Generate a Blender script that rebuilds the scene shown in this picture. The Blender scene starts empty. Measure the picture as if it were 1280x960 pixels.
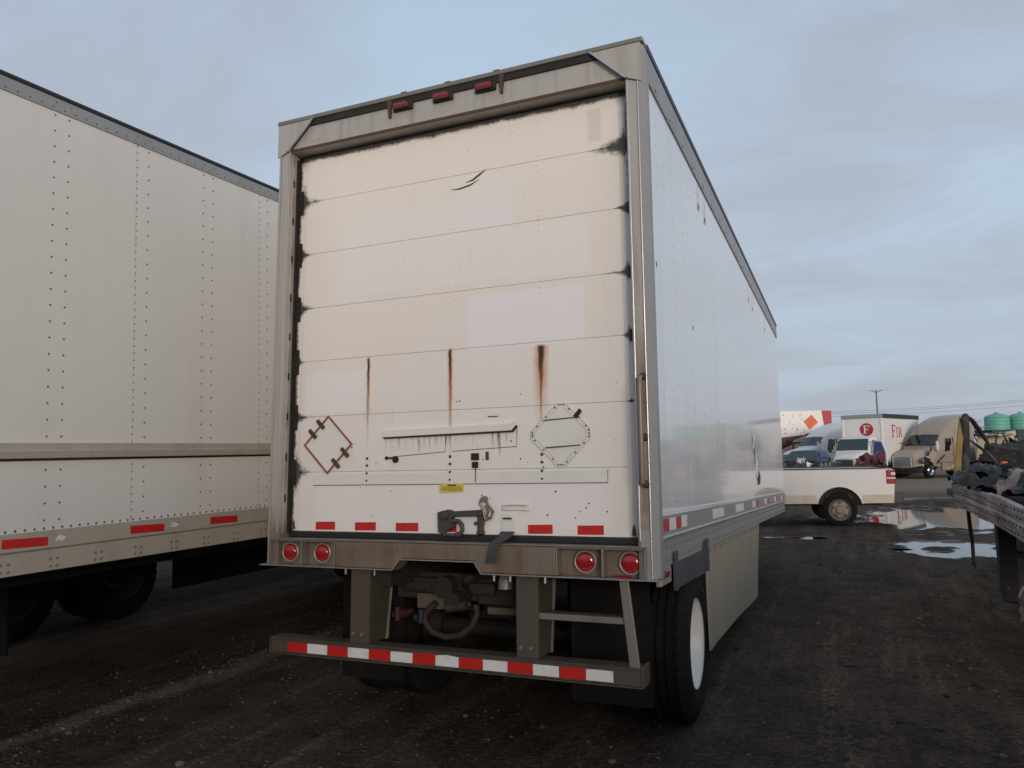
import bpy, bmesh, math, random
from mathutils import Vector, Matrix, noise as mnoise
R = math.radians
random.seed(7)
S = bpy.context.scene
C = S.collection

# ------------------------------------------------------------------ camera
cam_d = bpy.data.cameras.new('camera'); cam = bpy.data.objects.new('camera', cam_d); C.objects.link(cam)
cr = Vector((0.91791922, 0.39604298, -0.02396386)); cu = Vector((0.05797552, -0.07413169, 0.99556182)); cf = Vector((-0.39250879, 0.91523464, 0.0910077))
m = Matrix((cr, cu, -cf)).transposed().to_4x4(); m.translation = (2.23085772, -4.01767759, 1.77506231)
cam.matrix_world = m
cam_d.sensor_width = 36.0; cam_d.lens = 966.17 / 1280 * 36.0
cam_d.clip_start = 0.05; cam_d.clip_end = 6000
S.camera = cam

# ------------------------------------------------------------------ node helper
class V:
    def __init__(s, k, sock): s.k = k; s.s = sock
    def _m(s, op, a, b=None, c=None):
        n = s.k.nodes.new('ShaderNodeMath'); n.operation = op
        for i, q in enumerate((a, b, c)):
            if q is None: continue
            if isinstance(q, V): s.k.links.new(q.s, n.inputs[i])
            else: n.inputs[i].default_value = q
        return V(s.k, n.outputs[0])
    def __add__(s, o): return s._m('ADD', s, o)
    __radd__ = __add__
    def __sub__(s, o): return s._m('SUBTRACT', s, o)
    def __rsub__(s, o): return s._m('SUBTRACT', o, s)
    def __mul__(s, o): return s._m('MULTIPLY', s, o)
    __rmul__ = __mul__
    def __truediv__(s, o): return s._m('DIVIDE', s, o)
    def __pow__(s, o): return s._m('POWER', s, o)
    def abs(s): return s._m('ABSOLUTE', s)
    def max(s, o): return s._m('MAXIMUM', s, o)
    def min(s, o): return s._m('MINIMUM', s, o)

class K:
    def __init__(s, tree): s.t = tree; s.nodes = tree.nodes; s.links = tree.links
    def n(s, t): return s.nodes.new(t)
    def sep(s, vec):
        n = s.n('ShaderNodeSeparateXYZ'); s.links.new(vec, n.inputs[0]); return [V(s, o) for o in n.outputs]
    def comb(s, x, y, z):
        n = s.n('ShaderNodeCombineXYZ')
        for i, q in enumerate((x, y, z)):
            if isinstance(q, V): s.links.new(q.s, n.inputs[i])
            else: n.inputs[i].default_value = q
        return n.outputs[0]
    def obj(s): return s.n('ShaderNodeTexCoord').outputs['Object']
    def pos(s): return s.sep(s.obj())
    def wpos(s): return s.n('ShaderNodeNewGeometry').outputs['Position']
    def noise(s, scale, detail=3, rough=.55, vec=None, dist=0):
        n = s.n('ShaderNodeTexNoise'); n.inputs['Scale'].default_value = scale; n.inputs['Detail'].default_value = detail
        n.inputs['Roughness'].default_value = rough; n.inputs['Distortion'].default_value = dist
        s.links.new(vec if vec is not None else s.obj(), n.inputs['Vector']); return V(s, n.outputs[0])
    def vor(s, scale, vec=None, out='Distance'):
        n = s.n('ShaderNodeTexVoronoi'); n.inputs['Scale'].default_value = scale
        s.links.new(vec if vec is not None else s.obj(), n.inputs['Vector']); return V(s, n.outputs[out])
    def ss(s, a, b, x):
        n = s.n('ShaderNodeMapRange'); n.interpolation_type = 'SMOOTHSTEP'
        inv = a > b
        n.inputs[1].default_value = min(a, b); n.inputs[2].default_value = max(a, b)
        n.inputs[3].default_value = 1 if inv else 0; n.inputs[4].default_value = 0 if inv else 1
        s.links.new(x.s, n.inputs[0]); return V(s, n.outputs[0])
    def mix(s, f, a, b):
        n = s.n('ShaderNodeMix'); n.data_type = 'RGBA'
        for sock, q in ((n.inputs[0], f), (n.inputs[6], a), (n.inputs[7], b)):
            if isinstance(q, V): s.links.new(q.s, sock)
            elif hasattr(q, 'is_linked'): s.links.new(q, sock)
            elif isinstance(q, (int, float)): sock.default_value = q
            else: sock.default_value = (*q, 1)
        return n.outputs[2]
    def scale(s, col, f):
        n = s.n('ShaderNodeVectorMath'); n.operation = 'SCALE'; s.links.new(col, n.inputs[0])
        if isinstance(f, V): s.links.new(f.s, n.inputs[3])
        else: n.inputs[3].default_value = f
        return n.outputs[0]
    def bump(s, h, strength=.3, dist=.01):
        n = s.n('ShaderNodeBump'); n.inputs['Strength'].default_value = strength; n.inputs['Distance'].default_value = dist
        s.links.new(h.s, n.inputs['Height']); return n.outputs[0]

def M(name, fn):
    mt = bpy.data.materials.new(name); mt.use_nodes = True
    k = K(mt.node_tree); p = k.nodes['Principled BSDF']
    for key, q in fn(k).items():
        if q is None: continue
        s = p.inputs[key]
        if isinstance(q, V): k.links.new(q.s, s)
        elif hasattr(q, 'is_linked'): k.links.new(q, s)
        elif isinstance(q, tuple): s.default_value = (*q, 1) if len(q) == 3 else q
        else: s.default_value = q
    return mt

# ------------------------------------------------------------------ world: hazy dusk sky, thin cloud
SUN_AZ, SUN_EL = R(147), R(7.0)            # azimuth from +Y towards +X
w = bpy.data.worlds.new('World'); S.world = w; w.use_nodes = True
k = K(w.node_tree); bg = k.nodes['Background']
sky = k.n('ShaderNodeTexSky'); sky.sky_type = 'NISHITA'; sky.sun_disc = False
sky.sun_elevation = SUN_EL; sky.sun_rotation = SUN_AZ; sky.air_density = 1.0; sky.dust_density = 1.5; sky.ozone_density = 1.0; sky.altitude = 100
gen = k.n('ShaderNodeTexCoord').outputs['Generated']
dx, dy, dz = k.sep(gen)
den = dz.max(0.0) + 0.30
cv = k.comb(dx / den, dy / den, 0.0)
big = k.noise(.9, 5, .55, cv, .5)
fine = k.noise(2.4, 6, .58, k.comb(dx / den * .7 + 5.2, dy / den * 1.25, 2.3), .8)
cl = k.ss(.40, .60, big * .6 + fine * .4)
haze = k.ss(.62, .0, dz.max(0.0))
# thin veil of haze all over, darker lavender cloud streaks on top
veil = k.mix(haze * .15 + .68, sky.outputs[0], (2.8, 3.45, 4.2))
veil = k.mix(k.ss(.34, .0, dz.max(0.0)) * .7, veil, (2.05, 2.35, 2.82))   # dull dusk haze all round the horizon
col = k.mix(cl * .58, veil, (2.0, 2.04, 2.36))
k.links.new(col, bg.inputs[0]); bg.inputs[1].default_value = .15

# ------------------------------------------------------------------ sun (low, veiled, warm)
sd = bpy.data.lights.new('sun', 'SUN'); sun = bpy.data.objects.new('sun', sd); C.objects.link(sun)
sd.energy = 1.5; sd.angle = R(18); sd.color = (1.0, .85, .72)
to_sun = Vector((math.sin(SUN_AZ) * math.cos(SUN_EL), math.cos(SUN_AZ) * math.cos(SUN_EL), math.sin(SUN_EL)))
sun.rotation_euler = to_sun.to_track_quat('Z', 'Y').to_euler()

S.view_settings.view_transform = 'Standard'; S.view_settings.look = 'None'
S.view_settings.exposure = 0.38; S.view_settings.gamma = 1.0; S.view_settings.use_curve_mapping = False
S.render.resolution_x = 1024; S.render.resolution_y = 768

# ------------------------------------------------------------------ materials
def paint(name, col, rough=.4, dirt=.35, dcol=(.10, .085, .07), metal=0.0, sc=2.2, bump=.05, coat=0.0, lo=.45, hi=.75, streak=True):
    def f(k):
        x, y, z = k.pos()
        n1 = k.noise(sc, 6, .62); n2 = k.noise(sc * 14, 3, .6)
        g = n1 * .75 + n2 * .25
        if streak:
            st = k.noise(1.0, 4, .6, k.comb(x * 9, y * 9, z * .6)); g = g * .7 + st * .3
        d = k.ss(lo, hi, g) * dirt
        c = k.mix(d, k.mix(n2, tuple(v * .93 for v in col), tuple(min(1, v * 1.06) for v in col)), dcol)
        return {'Base Color': c, 'Metallic': metal, 'Roughness': (n1 * .25 + (rough - .1)).max(.04), 'Coat Weight': coat,
                'Normal': k.bump(n2, bump, .01)}
    return M(name, f)
def plain(name, col, rough=.5, metal=0.0, **kw): return M(name, lambda k: dict({'Base Color': col, 'Roughness': rough, 'Metallic': metal}, **kw))

def door_mat(k):
    x, y, z = k.pos()
    n1 = k.noise(2.0, 6, .6); n2 = k.noise(30, 3, .6); n3 = k.noise(7, 5, .65); nf = k.noise(38, 4, .7)
    st = k.noise(1, 4, .6, k.comb(x * 14, 0.0, z * .9))
    c = k.mix(k.ss(1.3, 3.9, z + (n1 - .5) * 1.2), (.745, .715, .695), (.79, .74, .675))
    c = k.mix(n1 * .3, c, (.66, .61, .55))
    def rect(x0, x1, z0, z1, e=.012):
        return k.ss(x0 - e, x0 + e, x) * k.ss(x1 + e, x1 - e, x) * k.ss(z0 - e, z0 + e, z) * k.ss(z1 + e, z1 - e, z)
    for (x0, x1, z0, z1, a) in ((.135, .885, 2.37, 2.71, .95), (-1.085, -.588, 2.03, 2.30, .95), (-.80, .42, 2.80, 3.34, .55), (.42, .93, 2.78, 3.10, .6), (.05, .45, 3.12, 3.42, .45), (-.98, 1.02, 1.30, 1.56, .35)):
        c = k.mix(rect(x0, x1, z0, z1) * a, c, (.77, .745, .755))
    c = k.mix(rect(.93, 1.01, 3.56, 3.76) * .4, c, (.5, .47, .42))
    # rust running from the hinge bolts
    for (x0, zt, zb, wd, halo, a) in ((-.585, 2.375, 1.98, .014, .022, .9), (.013, 2.385, 1.94, .014, .026, 1.0), (.612, 2.365, 1.98, .030, .06, 1.0)):
        t = (zt - z) / (zt - zb)
        wob = (x - x0 + (k.noise(9, 2, .5, k.comb(0.0, x0, z)) - .5) * .02).abs()
        up = k.ss(-.03, .03, t)
        body = k.ss(1.0, .25, wob / ((1.05 - t).max(.12) * wd)) * up * k.ss(1.25, .35, t + (n3 - .5) * .5)
        hal = k.ss(1.0, .1, wob / halo + (n3 - .5) * .5) * up * k.ss(1.3, .2, t)
        low = k.ss(1.0, .3, wob / .012) * k.ss(0, .2, t) * k.ss(2.0, 1.0, t + n3 * .6)
        c = k.mix(hal * .8 * a, c, (.52, .17, .035))
        c = k.mix(low * .55, c, (.30, .14, .05))
        c = k.mix(body * a, c, k.mix(k.ss(.1, .75, t), (.022, .014, .010), (.30, .095, .022)))
    # black grease wedges at the section joints
    soot = None
    def star(xe, zj, lx, lz):
        nonlocal soot
        s = ((x - xe).abs() / lx) ** .6 + ((z - zj).abs() / lz) ** .62 + (n3 - .5) * .8 + (nf - .5) * .5
        q = k.ss(1.06, .58, s * 1.28) * .97; soot = q if soot is None else soot.max(q)
    for zj, lx, lz in ((3.505, .27, .24), (3.13, .19, .13), (2.75, .19, .13), (2.385, .13, .09), (2.01, .26, .10), (1.645, .20, .26)): star(-1.14, zj, lx, lz)
    for zj, lx, lz in ((3.505, .36, .22), (3.13, .17, .07), (2.75, .22, .10), (2.385, .09, .12), (2.01, .09, .03)): star(1.15, zj, lx, lz)
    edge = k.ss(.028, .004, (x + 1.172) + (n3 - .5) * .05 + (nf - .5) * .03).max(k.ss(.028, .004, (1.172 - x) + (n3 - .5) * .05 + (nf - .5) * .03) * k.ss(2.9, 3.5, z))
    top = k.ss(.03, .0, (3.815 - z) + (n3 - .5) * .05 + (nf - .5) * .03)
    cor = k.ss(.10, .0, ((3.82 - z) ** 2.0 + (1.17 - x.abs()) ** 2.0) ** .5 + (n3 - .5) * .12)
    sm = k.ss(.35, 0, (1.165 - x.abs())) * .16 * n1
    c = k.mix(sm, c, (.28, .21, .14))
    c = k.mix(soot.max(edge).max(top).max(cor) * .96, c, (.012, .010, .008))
    # drips under the ledge
    dr = k.noise(1, 2, .5, k.comb(x * 42, 0.0, z * 1.2))
    dm = k.ss(.50, .64, dr) * k.ss(.35, .65, k.noise(1, 3, .6, k.comb(x * 13, 1.0, z * 5))) * k.ss(1.73 , 1.83, z + (k.noise(1, 2, .5, k.comb(x * 24, 3.0, 0.0)) - .5) * .22) * k.ss(1.872, 1.865, z) * k.ss(.46, .44, x.abs())
    c = k.mix(dm * .8, c, (.05, .04, .033))
    c = k.mix(k.ss(.58, .8, st) * .16, c, (.38, .32, .26))
    c = k.mix(k.ss(.70, .76, k.noise(26, 4, .6)) * .5, c, (.25, .2, .15))
    sc_ = k.noise(1, 3, .6, k.comb(x * 3 + z * 9, 0.0, z * 60 - x * 25)); c = k.mix(k.ss(.74, .77, sc_) * k.ss(.5, .6, n3) * .5, c, (.3, .26, .22))
    return {'Base Color': c, 'Roughness': n1 * .2 + .42, 'Normal': k.bump(n2 * .12 + n1 * 1.6 + n3 * .35, .16, .03)}

def frame_mat(k):
    x, y, z = k.pos()
    n1 = k.noise(2.6, 7, .65); n2 = k.noise(40, 3, .6); st = k.noise(1, 5, .65, k.comb(x * 16, y * 12, z * .8))
    c = k.mix(n1, (.36, .34, .31), (.46, .435, .40))
    c = k.mix(k.ss(1.5, 1.2, z + (n1 - .5) * .4) * .8, c, (.14, .105, .072))   # road grime thrown up by the wheels
    c = k.mix(k.ss(.45, .75, st) * .45, c, (.20, .165, .125))
    low = k.ss(1.3, 1.15, z) * k.ss(.42, .62, n1 * .6 + st * .4)
    c = k.mix(low * .7, c, (.14, .075, .035))
    rp = k.ss(.9, 1.15, x) * k.ss(2.45, 2.05, z + (n1 - .5) * .8) * k.ss(1.36, 1.42, z)
    c = k.mix(rp * k.ss(.30, .6, st * .5 + n1 * .5) * .85, c, (.19, .10, .05))
    c = k.mix(k.ss(.60, .72, n1 * .7 + n2 * .3) * .8, c, (.15, .065, .025))
    return {'Base Color': c, 'Metallic': .25, 'Roughness': n1 * .3 + .38, 'Normal': k.bump(n2, .06, .01)}

def side_mat(k):
    x, y, z = k.pos()
    n1 = k.noise(1.1, 5, .6); n2 = k.noise(22, 3, .6); st = k.noise(1, 4, .6, k.comb(0.0, y * 5, z * .35))
    c = k.mix(n1, (.745, .76, .785), (.81, .82, .84))
    c = k.mix(k.ss(.5, .75, st) * .25, c, (.46, .45, .45))
    def rect(y0, y1, z0, z1, e=.008): return k.ss(y0 - e, y0 + e, y) * k.ss(y1 + e, y1 - e, y) * k.ss(z0 - e, z0 + e, z) * k.ss(z1 + e, z1 - e, z)
    for (y0, y1, z0, z1, a, cc) in ((.55, 2.1, 2.45, 3.62, .5, (.80, .80, .81)), (2.6, 4.3, 1.75, 2.9, .35, (.82, .82, .83)), (4.55, 5.6, 1.72, 2.1, .42, (.42, .47, .54)), (.35, .5, 1.78, 2.12, .5, (.85, .85, .85)), (.72, .85, 1.78, 2.12, .5, (.85, .85, .84)), (1.1, 1.55, 1.82, 1.87, .6, (.85, .85, .85)), (2.15, 2.7, 1.72, 2.05, .3, (.45, .5, .56))):
        c = k.mix(rect(y0, y1, z0, z1) * a, c, cc)
    c = k.mix(k.ss(.60, .66, k.noise(13, 4, .7)) * k.ss(2.15, 1.6, z) * .3, c, (.38, .39, .41))
    c = k.mix(k.ss(1.75, 1.38, z + (n1 - .5) * .3) * .35, c, (.42, .42, .43))
    return {'Base Color': c, 'Roughness': n1 * .15 + .22, 'Normal': k.bump(n1 * 1.0 + st * .3, .10, .02), 'Coat Weight': .6, 'Coat Roughness': .06}

def ltr_mat(k):
    x, y, z = k.pos()
    n1 = k.noise(.8, 5, .6); n2 = k.noise(60, 2, .6); st = k.noise(1, 4, .6, k.comb(0.0, y * 4, z * .4))
    c = k.mix(n1, (.63, .61, .575), (.70, .675, .635))
    c = k.mix(k.ss(.5, .8, st) * .22, c, (.47, .45, .41))
    c = k.mix(k.ss(.62, .7, k.noise(9, 5, .7)) * k.ss(2.2, 1.5, z) * .3, c, (.38, .36, .33))
    c = k.mix(k.ss(1.75, 1.35, z) * .35, c, (.52, .52, .51))
    return {'Base Color': c, 'Roughness': .5, 'Normal': k.bump(n2 * .15 + n1 * 2.0 + k.noise(2.5, 2, .5) * .8, .12, .03)}

def ground_mat(k):
    vec = k.wpos(); x, y, z = k.sep(vec)
    n1 = k.noise(.35, 6, .6, vec); n2 = k.noise(2.6, 7, .65, vec); n3 = k.noise(24, 5, .7, vec)
    v = k.vor(34, vec); v2 = k.vor(85, vec)
    c = k.mix(k.ss(.32, .68, n2 * .6 + n1 * .4), (.028, .0205, .0155), (.092, .069, .052))
    c = k.mix(k.ss(.48, .66, n3) * .5, c, (.135, .102, .077))
    c = k.mix(k.ss(.48, .34, n3) * .4, c, (.026, .020, .0155))
    peb = k.ss(.28, .12, v) * k.ss(.46, .56, k.noise(9, 3, .6, vec))
    c = k.mix(peb * .5, c, (.17, .135, .108))
    # pale gravel ridge between the wheel tracks
    wob = (k.noise(.9, 4, .6, vec) - .5) * .30
    rd = (x + 2.74 - y * .03 + wob).abs()
    c = k.mix(k.ss(.17, .03, rd) * k.ss(.30, .6, n3 * .5 + n2 * .5) * .75, c, (.26, .225, .195))
    tr_ = k.noise(1, 5, .6, k.comb(x * 2.6, y * .22, 0.0)); tr2 = k.noise(1, 4, .6, k.comb(x * 9, y * .7, 3.0))
    c = k.mix(k.ss(.50, .64, tr_ * .7 + tr2 * .3) * k.ss(.35, .6, n3) * .55, c, (.20, .155, .118))
    c = k.mix(k.ss(.47, .36, tr_ * .7 + tr2 * .3) * .5, c, (.022, .016, .012))
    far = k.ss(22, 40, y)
    c = k.mix(far * .75, c, (.29, .23, .175))  # far ground paler: the warm light out there is put into the colour
    wet = k.ss(-.010, -.026, z) * k.ss(30, 24, y)
    c = k.mix(wet * .85, c, (.012, .010, .008))
    return {'Base Color': c, 'Roughness': (.92 - wet * .55), 'Specular IOR Level': wet * .4 + .08, 'Normal': k.bump(n3 * .6 + v * .5 + v2 * .25 + n2, .6, .04)}

def gravel_mat(k):
    n = k.n('ShaderNodeNewGeometry'); r = V(k, n.outputs['Random Per Island'])
    return {'Base Color': k.mix(r ** 2.2, (.035, .027, .021), (.16, .13, .105)), 'Roughness': .9}

def burnt_mat(k):
    x, y, z = k.pos()
    n1 = k.noise(1.6, 7, .7); n2 = k.noise(12, 6, .7)
    c = k.mix(k.ss(.38, .62, n1), (.34, .32, .30), (.27, .19, .165))
    c = k.mix(k.ss(.54, .68, n2 * .6 + n1 * .4) * .8, c, (.025, .024, .026))
    c = k.mix(k.ss(7.2, 8.1, y + (n2 - .5) * .9) * .9, c, (.014, .013, .014))
    return {'Base Color': c, 'Metallic': .15, 'Roughness': .6, 'Normal': k.bump(n2, .5, .02)}

def char_mat(k):
    n1 = k.noise(3, 7, .7); n2 = k.noise(18, 6, .7)
    c = k.mix(k.ss(.45, .7, n1), (.010, .010, .011), (.06, .055, .055)); c = k.mix(k.ss(.62, .7, n2) * .5, c, (.20, .2, .21))
    return {'Base Color': c, 'Roughness': .75, 'Normal': k.bump(n2, .6, .02)}

def tape_red_mat(k):
    n = k.noise(25, 4, .6); v = k.vor(170)
    c = k.mix(k.ss(.45, .75, n) * .35, (.50, .018, .016), (.17, .012, .01))
    return {'Base Color': c, 'Roughness': .32, 'Normal': k.bump(v, .1, .003)}
def tape_white_mat(k):
    n = k.noise(14, 5, .65); v = k.vor(170)
    c = k.mix(k.ss(.48, .72, n) * .55, (.68, .68, .67), (.38, .35, .30))
    return {'Base Color': c, 'Roughness': .35, 'Normal': k.bump(v, .1, .003)}

MT = dict(
 door=M('door_paint', door_mat), frame=M('rear_frame_metal', frame_mat), side=M('side_panel_paint', side_mat), lside=M('left_trailer_skin', ltr_mat),
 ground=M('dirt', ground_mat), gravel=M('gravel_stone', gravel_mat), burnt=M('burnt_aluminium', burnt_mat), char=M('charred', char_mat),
 tred=M('tape_red', tape_red_mat), twhite=M('tape_white', tape_white_mat),
 alu=paint('aluminium_rail', (.39, .35, .29), .55, .6, (.21, .165, .115), .06, 3),
 alu2=paint('aluminium_rail_dull', (.33, .325, .315), .42, .4, (.17, .155, .14), .35, 3),
 steel=paint('stainless_post', (.50, .49, .48), .30, .35, (.2, .16, .12), .75, 5),
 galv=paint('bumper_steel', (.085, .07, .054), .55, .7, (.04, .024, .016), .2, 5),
 galv_pale=paint('step_steel', (.22, .20, .175), .45, .6, (.09, .06, .04), .4, 6),  # paler and more metallic than the bumper steel
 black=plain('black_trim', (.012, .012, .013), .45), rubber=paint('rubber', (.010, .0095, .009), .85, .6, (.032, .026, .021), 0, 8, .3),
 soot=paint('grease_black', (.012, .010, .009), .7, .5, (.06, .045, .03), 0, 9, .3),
 dark=plain('dark_interior', (.015, .014, .013), .9),
 rivet2=plain('rivet_light', (.55, .55, .56), .45, .1), rivet=plain('rivet_dark', (.12, .115, .105), .55, .3), bolt=plain('bolt_steel', (.34, .32, .29), .4, .7), rust=paint('rusty_iron', (.085, .05, .032), .8, .6, (.035, .022, .016), .1, 12),
 lens=M('red_lens', lambda k: {'Base Color': k.mix(k.ss(.3, .6, k.vor(90)), (.36, .014, .014), (.25, .008, .009)), 'Roughness': .18, 'Coat Weight': .6}),
 lensdk=plain('red_lens_dark', (.20, .008, .012), .2, 0, **{'Coat Weight': .5}),
 white=paint('white_paint', (.70, .685, .66), .35, .25, (.38, .33, .27), 0, 1.5, .02),
 rim=paint('white_wheel', (.72, .72, .71), .35, .25, (.40, .37, .33), 0, 6),
 skirt=paint('beige_skirt', (.27, .245, .19), .55, .4, (.15, .125, .095), 0, 2.5),
 fend=paint('grey_fender_panel', (.05, .053, .062), .5, .4, (.14, .12, .1), 0, 4),
 yellow=paint('yellow_sticker', (.62, .52, .08), .5, .4, (.35, .28, .06), 0, 20), ink=plain('ink', (.05, .04, .03), .6),
 brownred=paint('placard_edge_red', (.24, .075, .06), .6, .5, (.4, .3, .26), 0, 30),
 lockm=paint('lock_steel', (.075, .074, .072), .5, .6, (.03, .025, .02), .4, 20), strap=paint('nylon_strap', (.045, .047, .05), .8, .4, (.1, .09, .08), 0, 20),
 glass=plain('dark_glass', (.012, .016, .018), .05, 0, **{'Specular IOR Level': .7}), glass2=plain('teal_glass', (.03, .05, .055), .06),
 chrome=plain('chrome', (.62, .63, .65), .18, 1.0), grillem=plain('polished_grille', (.50, .52, .56), .3, .35), beige=paint('tan_truck_paint', (.33, .265, .205), .35, .3, (.16, .12, .09), .15, 1.3, .02, .2),
 maroon=paint('maroon_paint', (.10, .010, .014), .4, .4, (.06, .03, .03), 0, 2), navy=paint('navy_paint', (.022, .027, .042), .35, .4, (.12, .1, .09), 0, 2),
 stripe=plain('red_stripe', (.36, .018, .03), .5), orange=plain('orange_diamond', (.62, .11, .03), .5), lettr=plain('red_lettering', (.36, .02, .03), .5),
 pick=paint('pickup_white', (.56, .56, .56), .28, .3, (.40, .34, .27), 0, 1.3, .02, .4), pickdirt=paint('pickup_rocker_dirt', (.44, .39, .32), .5, .7, (.25, .2, .15), 0, 5),
 alloy=paint('grey_wheel', (.15, .132, .115), .5, .6, (.1, .08, .06), .3, 9), plastic=plain('dark_plastic', (.018, .0185, .02), .55), whitelens=plain('white_lens', (.6, .55, .53), .2),
 teal=paint('teal_tank', (.12, .36, .29), .5, .25, (.3, .45, .4), 0, 2), dgreen=paint('dark_green_steel', (.012, .035, .032), .6, .5, (.03, .03, .03), 0, 2),
 cream=paint('cream_paint', (.52, .44, .28), .5, .4, (.2, .16, .1), 0, 2), cone=plain('orange_plastic', (.68, .11, .04), .5), bark=paint('bark', (.085, .065, .055), .9, .4, (.14, .11, .1), 0, 6),
 wood=paint('scorched_yellow_panel', (.24, .165, .05), .7, .65, (.03, .025, .02), 0, 4), bluep=paint('blue_pane', (.03, .07, .20), .5, .3, (.1, .12, .18), 0, 4),
 greysheet=paint('scorched_sheet', (.085, .09, .10), .5, .95, (.010, .010, .010), .4, 3, .05, 0, .34, .58), polew=paint('pole_grey', (.17, .16, .15), .6, .3, (.1, .09, .08), 0, 2),
 water=M('puddle_water', lambda k: {'Base Color': (.016, .014, .011), 'Roughness': .025, 'IOR': 1.33, 'Specular IOR Level': .6, 'Normal': k.bump(k.noise(3, 3, .5, k.wpos()), .03, .01)}),
 patina=paint('pale_axle_metal', (.12, .10, .066), .6, .8, (.03, .02, .014), .1, 25), hosem=paint('hose_brown', (.035, .022, .019), .7, .4, (.04, .03, .03), 0, 9),
 redv=paint('red_fitting', (.05, .010, .011), .6, .5, (.05, .03, .03), 0, 25), bluev=paint('blue_fitting', (.010, .016, .030), .6, .5, (.04, .04, .05), 0, 25),
 greybox=paint('axle_grey', (.028, .024, .020), .7, .6, (.025, .018, .014), .1, 12),
)

MT['rubber'].node_tree.nodes['Principled BSDF'].inputs['Specular IOR Level'].default_value = .15

# ------------------------------------------------------------------ mesh helper
class MB:
    def __init__(s): s.v = []; s.f = []; s.mi = []; s.cur = 0
    def add(s, vs, fs):
        b = len(s.v); s.v += [tuple(q) for q in vs]
        for f in fs: s.f.append([b + i for i in f]); s.mi.append(s.cur)
        return s
    def slot(s, i): s.cur = i; return s
    def box(s, x0, x1, y0, y1, z0, z1):
        x0, x1 = min(x0, x1), max(x0, x1); y0, y1 = min(y0, y1), max(y0, y1); z0, z1 = min(z0, z1), max(z0, z1)
        return s.add([(x0, y0, z0), (x1, y0, z0), (x1, y1, z0), (x0, y1, z0), (x0, y0, z1), (x1, y0, z1), (x1, y1, z1), (x0, y1, z1)],
                     [(0, 3, 2, 1), (4, 5, 6, 7), (0, 1, 5, 4), (1, 2, 6, 5), (2, 3, 7, 6), (3, 0, 4, 7)])
    def prism(s, poly, ax, a, b):
        def P(u, v, t): return {'x': (t, u, v), 'y': (u, t, v), 'z': (u, v, t)}[ax]
        n = len(poly)
        return s.add([P(u, v, a) for u, v in poly] + [P(u, v, b) for u, v in poly],
                     [list(range(n))[::-1], list(range(n, 2 * n))] + [(i, (i + 1) % n, n + (i + 1) % n, n + i) for i in range(n)])
    def slab(s, q, t):
        q = [Vector(p) for p in q]; nr = (q[1] - q[0]).cross(q[2] - q[0]).normalized() * t; n = len(q)
        return s.add(q + [p + nr for p in q], [list(range(n))[::-1], list(range(n, 2 * n))] + [(i, (i + 1) % n, n + (i + 1) % n, n + i) for i in range(n)])
    def pane(s, q, t):
        q = [Vector(p) for p in q]; nr = (q[1] - q[0]).cross(q[2] - q[0]).normalized() * t * .5
        return s.slab([p - nr for p in q], t)
    def cyl(s, p0, p1, r0, r1=None, n=12, cap=True):
        r1 = r0 if r1 is None else r1
        p0, p1 = Vector(p0), Vector(p1); d = (p1 - p0).normalized(); u = d.orthogonal().normalized(); w_ = d.cross(u)
        vs = []
        for p, r in ((p0, r0), (p1, r1)):
            vs += [p + (u * math.cos(6.28318 * i / n) + w_ * math.sin(6.28318 * i / n)) * r for i in range(n)]
        fs = [(i, (i + 1) % n, n + (i + 1) % n, n + i) for i in range(n)]
        if cap: fs += [list(range(n))[::-1], list(range(n, 2 * n))]
        return s.add(vs, fs)
    def tube(s, pts, r, n=8):
        pts = [Vector(p) for p in pts]; vs = []; fs = []; u = None
        for i, p in enumerate(pts):
            d = (pts[min(i + 1, len(pts) - 1)] - pts[max(i - 1, 0)]).normalized()
            u = d.orthogonal().normalized() if u is None else (u - d * u.dot(d)).normalized()
            w_ = d.cross(u); rr = r[i] if isinstance(r, (list, tuple)) else r
            vs += [p + (u * math.cos(6.28318 * j / n) + w_ * math.sin(6.28318 * j / n)) * rr for j in range(n)]
        for i in range(len(pts) - 1):
            fs += [(i * n + j, i * n + (j + 1) % n, (i + 1) * n + (j + 1) % n, (i + 1) * n + j) for j in range(n)]
        fs += [list(range(n))[::-1], [(len(pts) - 1) * n + j for j in range(n)]]
        return s.add(vs, fs)
    def lathe(s, prof, c, ax='x', n=40, cap=True):
        # prof: (t along axis, radius)
        vs = []; fs = []
        for t, r in prof:
            for j in range(n):
                a = 6.283185 * j / n; u, v = r * math.cos(a), r * math.sin(a)
                o = {'x': (t, u, v), 'y': (u, t, v), 'z': (u, v, t)}[ax]
                vs.append((c[0] + o[0], c[1] + o[1], c[2] + o[2]))
        for i in range(len(prof) - 1):
            fs += [(i * n + j, i * n + (j + 1) % n, (i + 1) * n + (j + 1) % n, (i + 1) * n + j) for j in range(n)]
        if cap and prof[0][1] > 1e-5: fs.append(list(range(n))[::-1])
        if cap and prof[-1][1] > 1e-5: fs.append([(len(prof) - 1) * n + j for j in range(n)])
        return s.add(vs, fs)
    def rivet(s, c, r, h, d):
        # flat six-sided dome: c on surface, d outward unit vector
        c = Vector(c); d = Vector(d); u = d.orthogonal().normalized(); w_ = d.cross(u)
        ring = [c + (u * math.cos(1.0472 * i) + w_ * math.sin(1.0472 * i)) * r for i in range(6)]
        top = [c + d * h + (u * math.cos(1.0472 * i) + w_ * math.sin(1.0472 * i)) * r * .55 for i in range(6)]
        return s.add(ring + top, [(i, (i + 1) % 6, 6 + (i + 1) % 6, 6 + i) for i in range(6)] + [(6, 7, 8, 9, 10, 11)])
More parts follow.
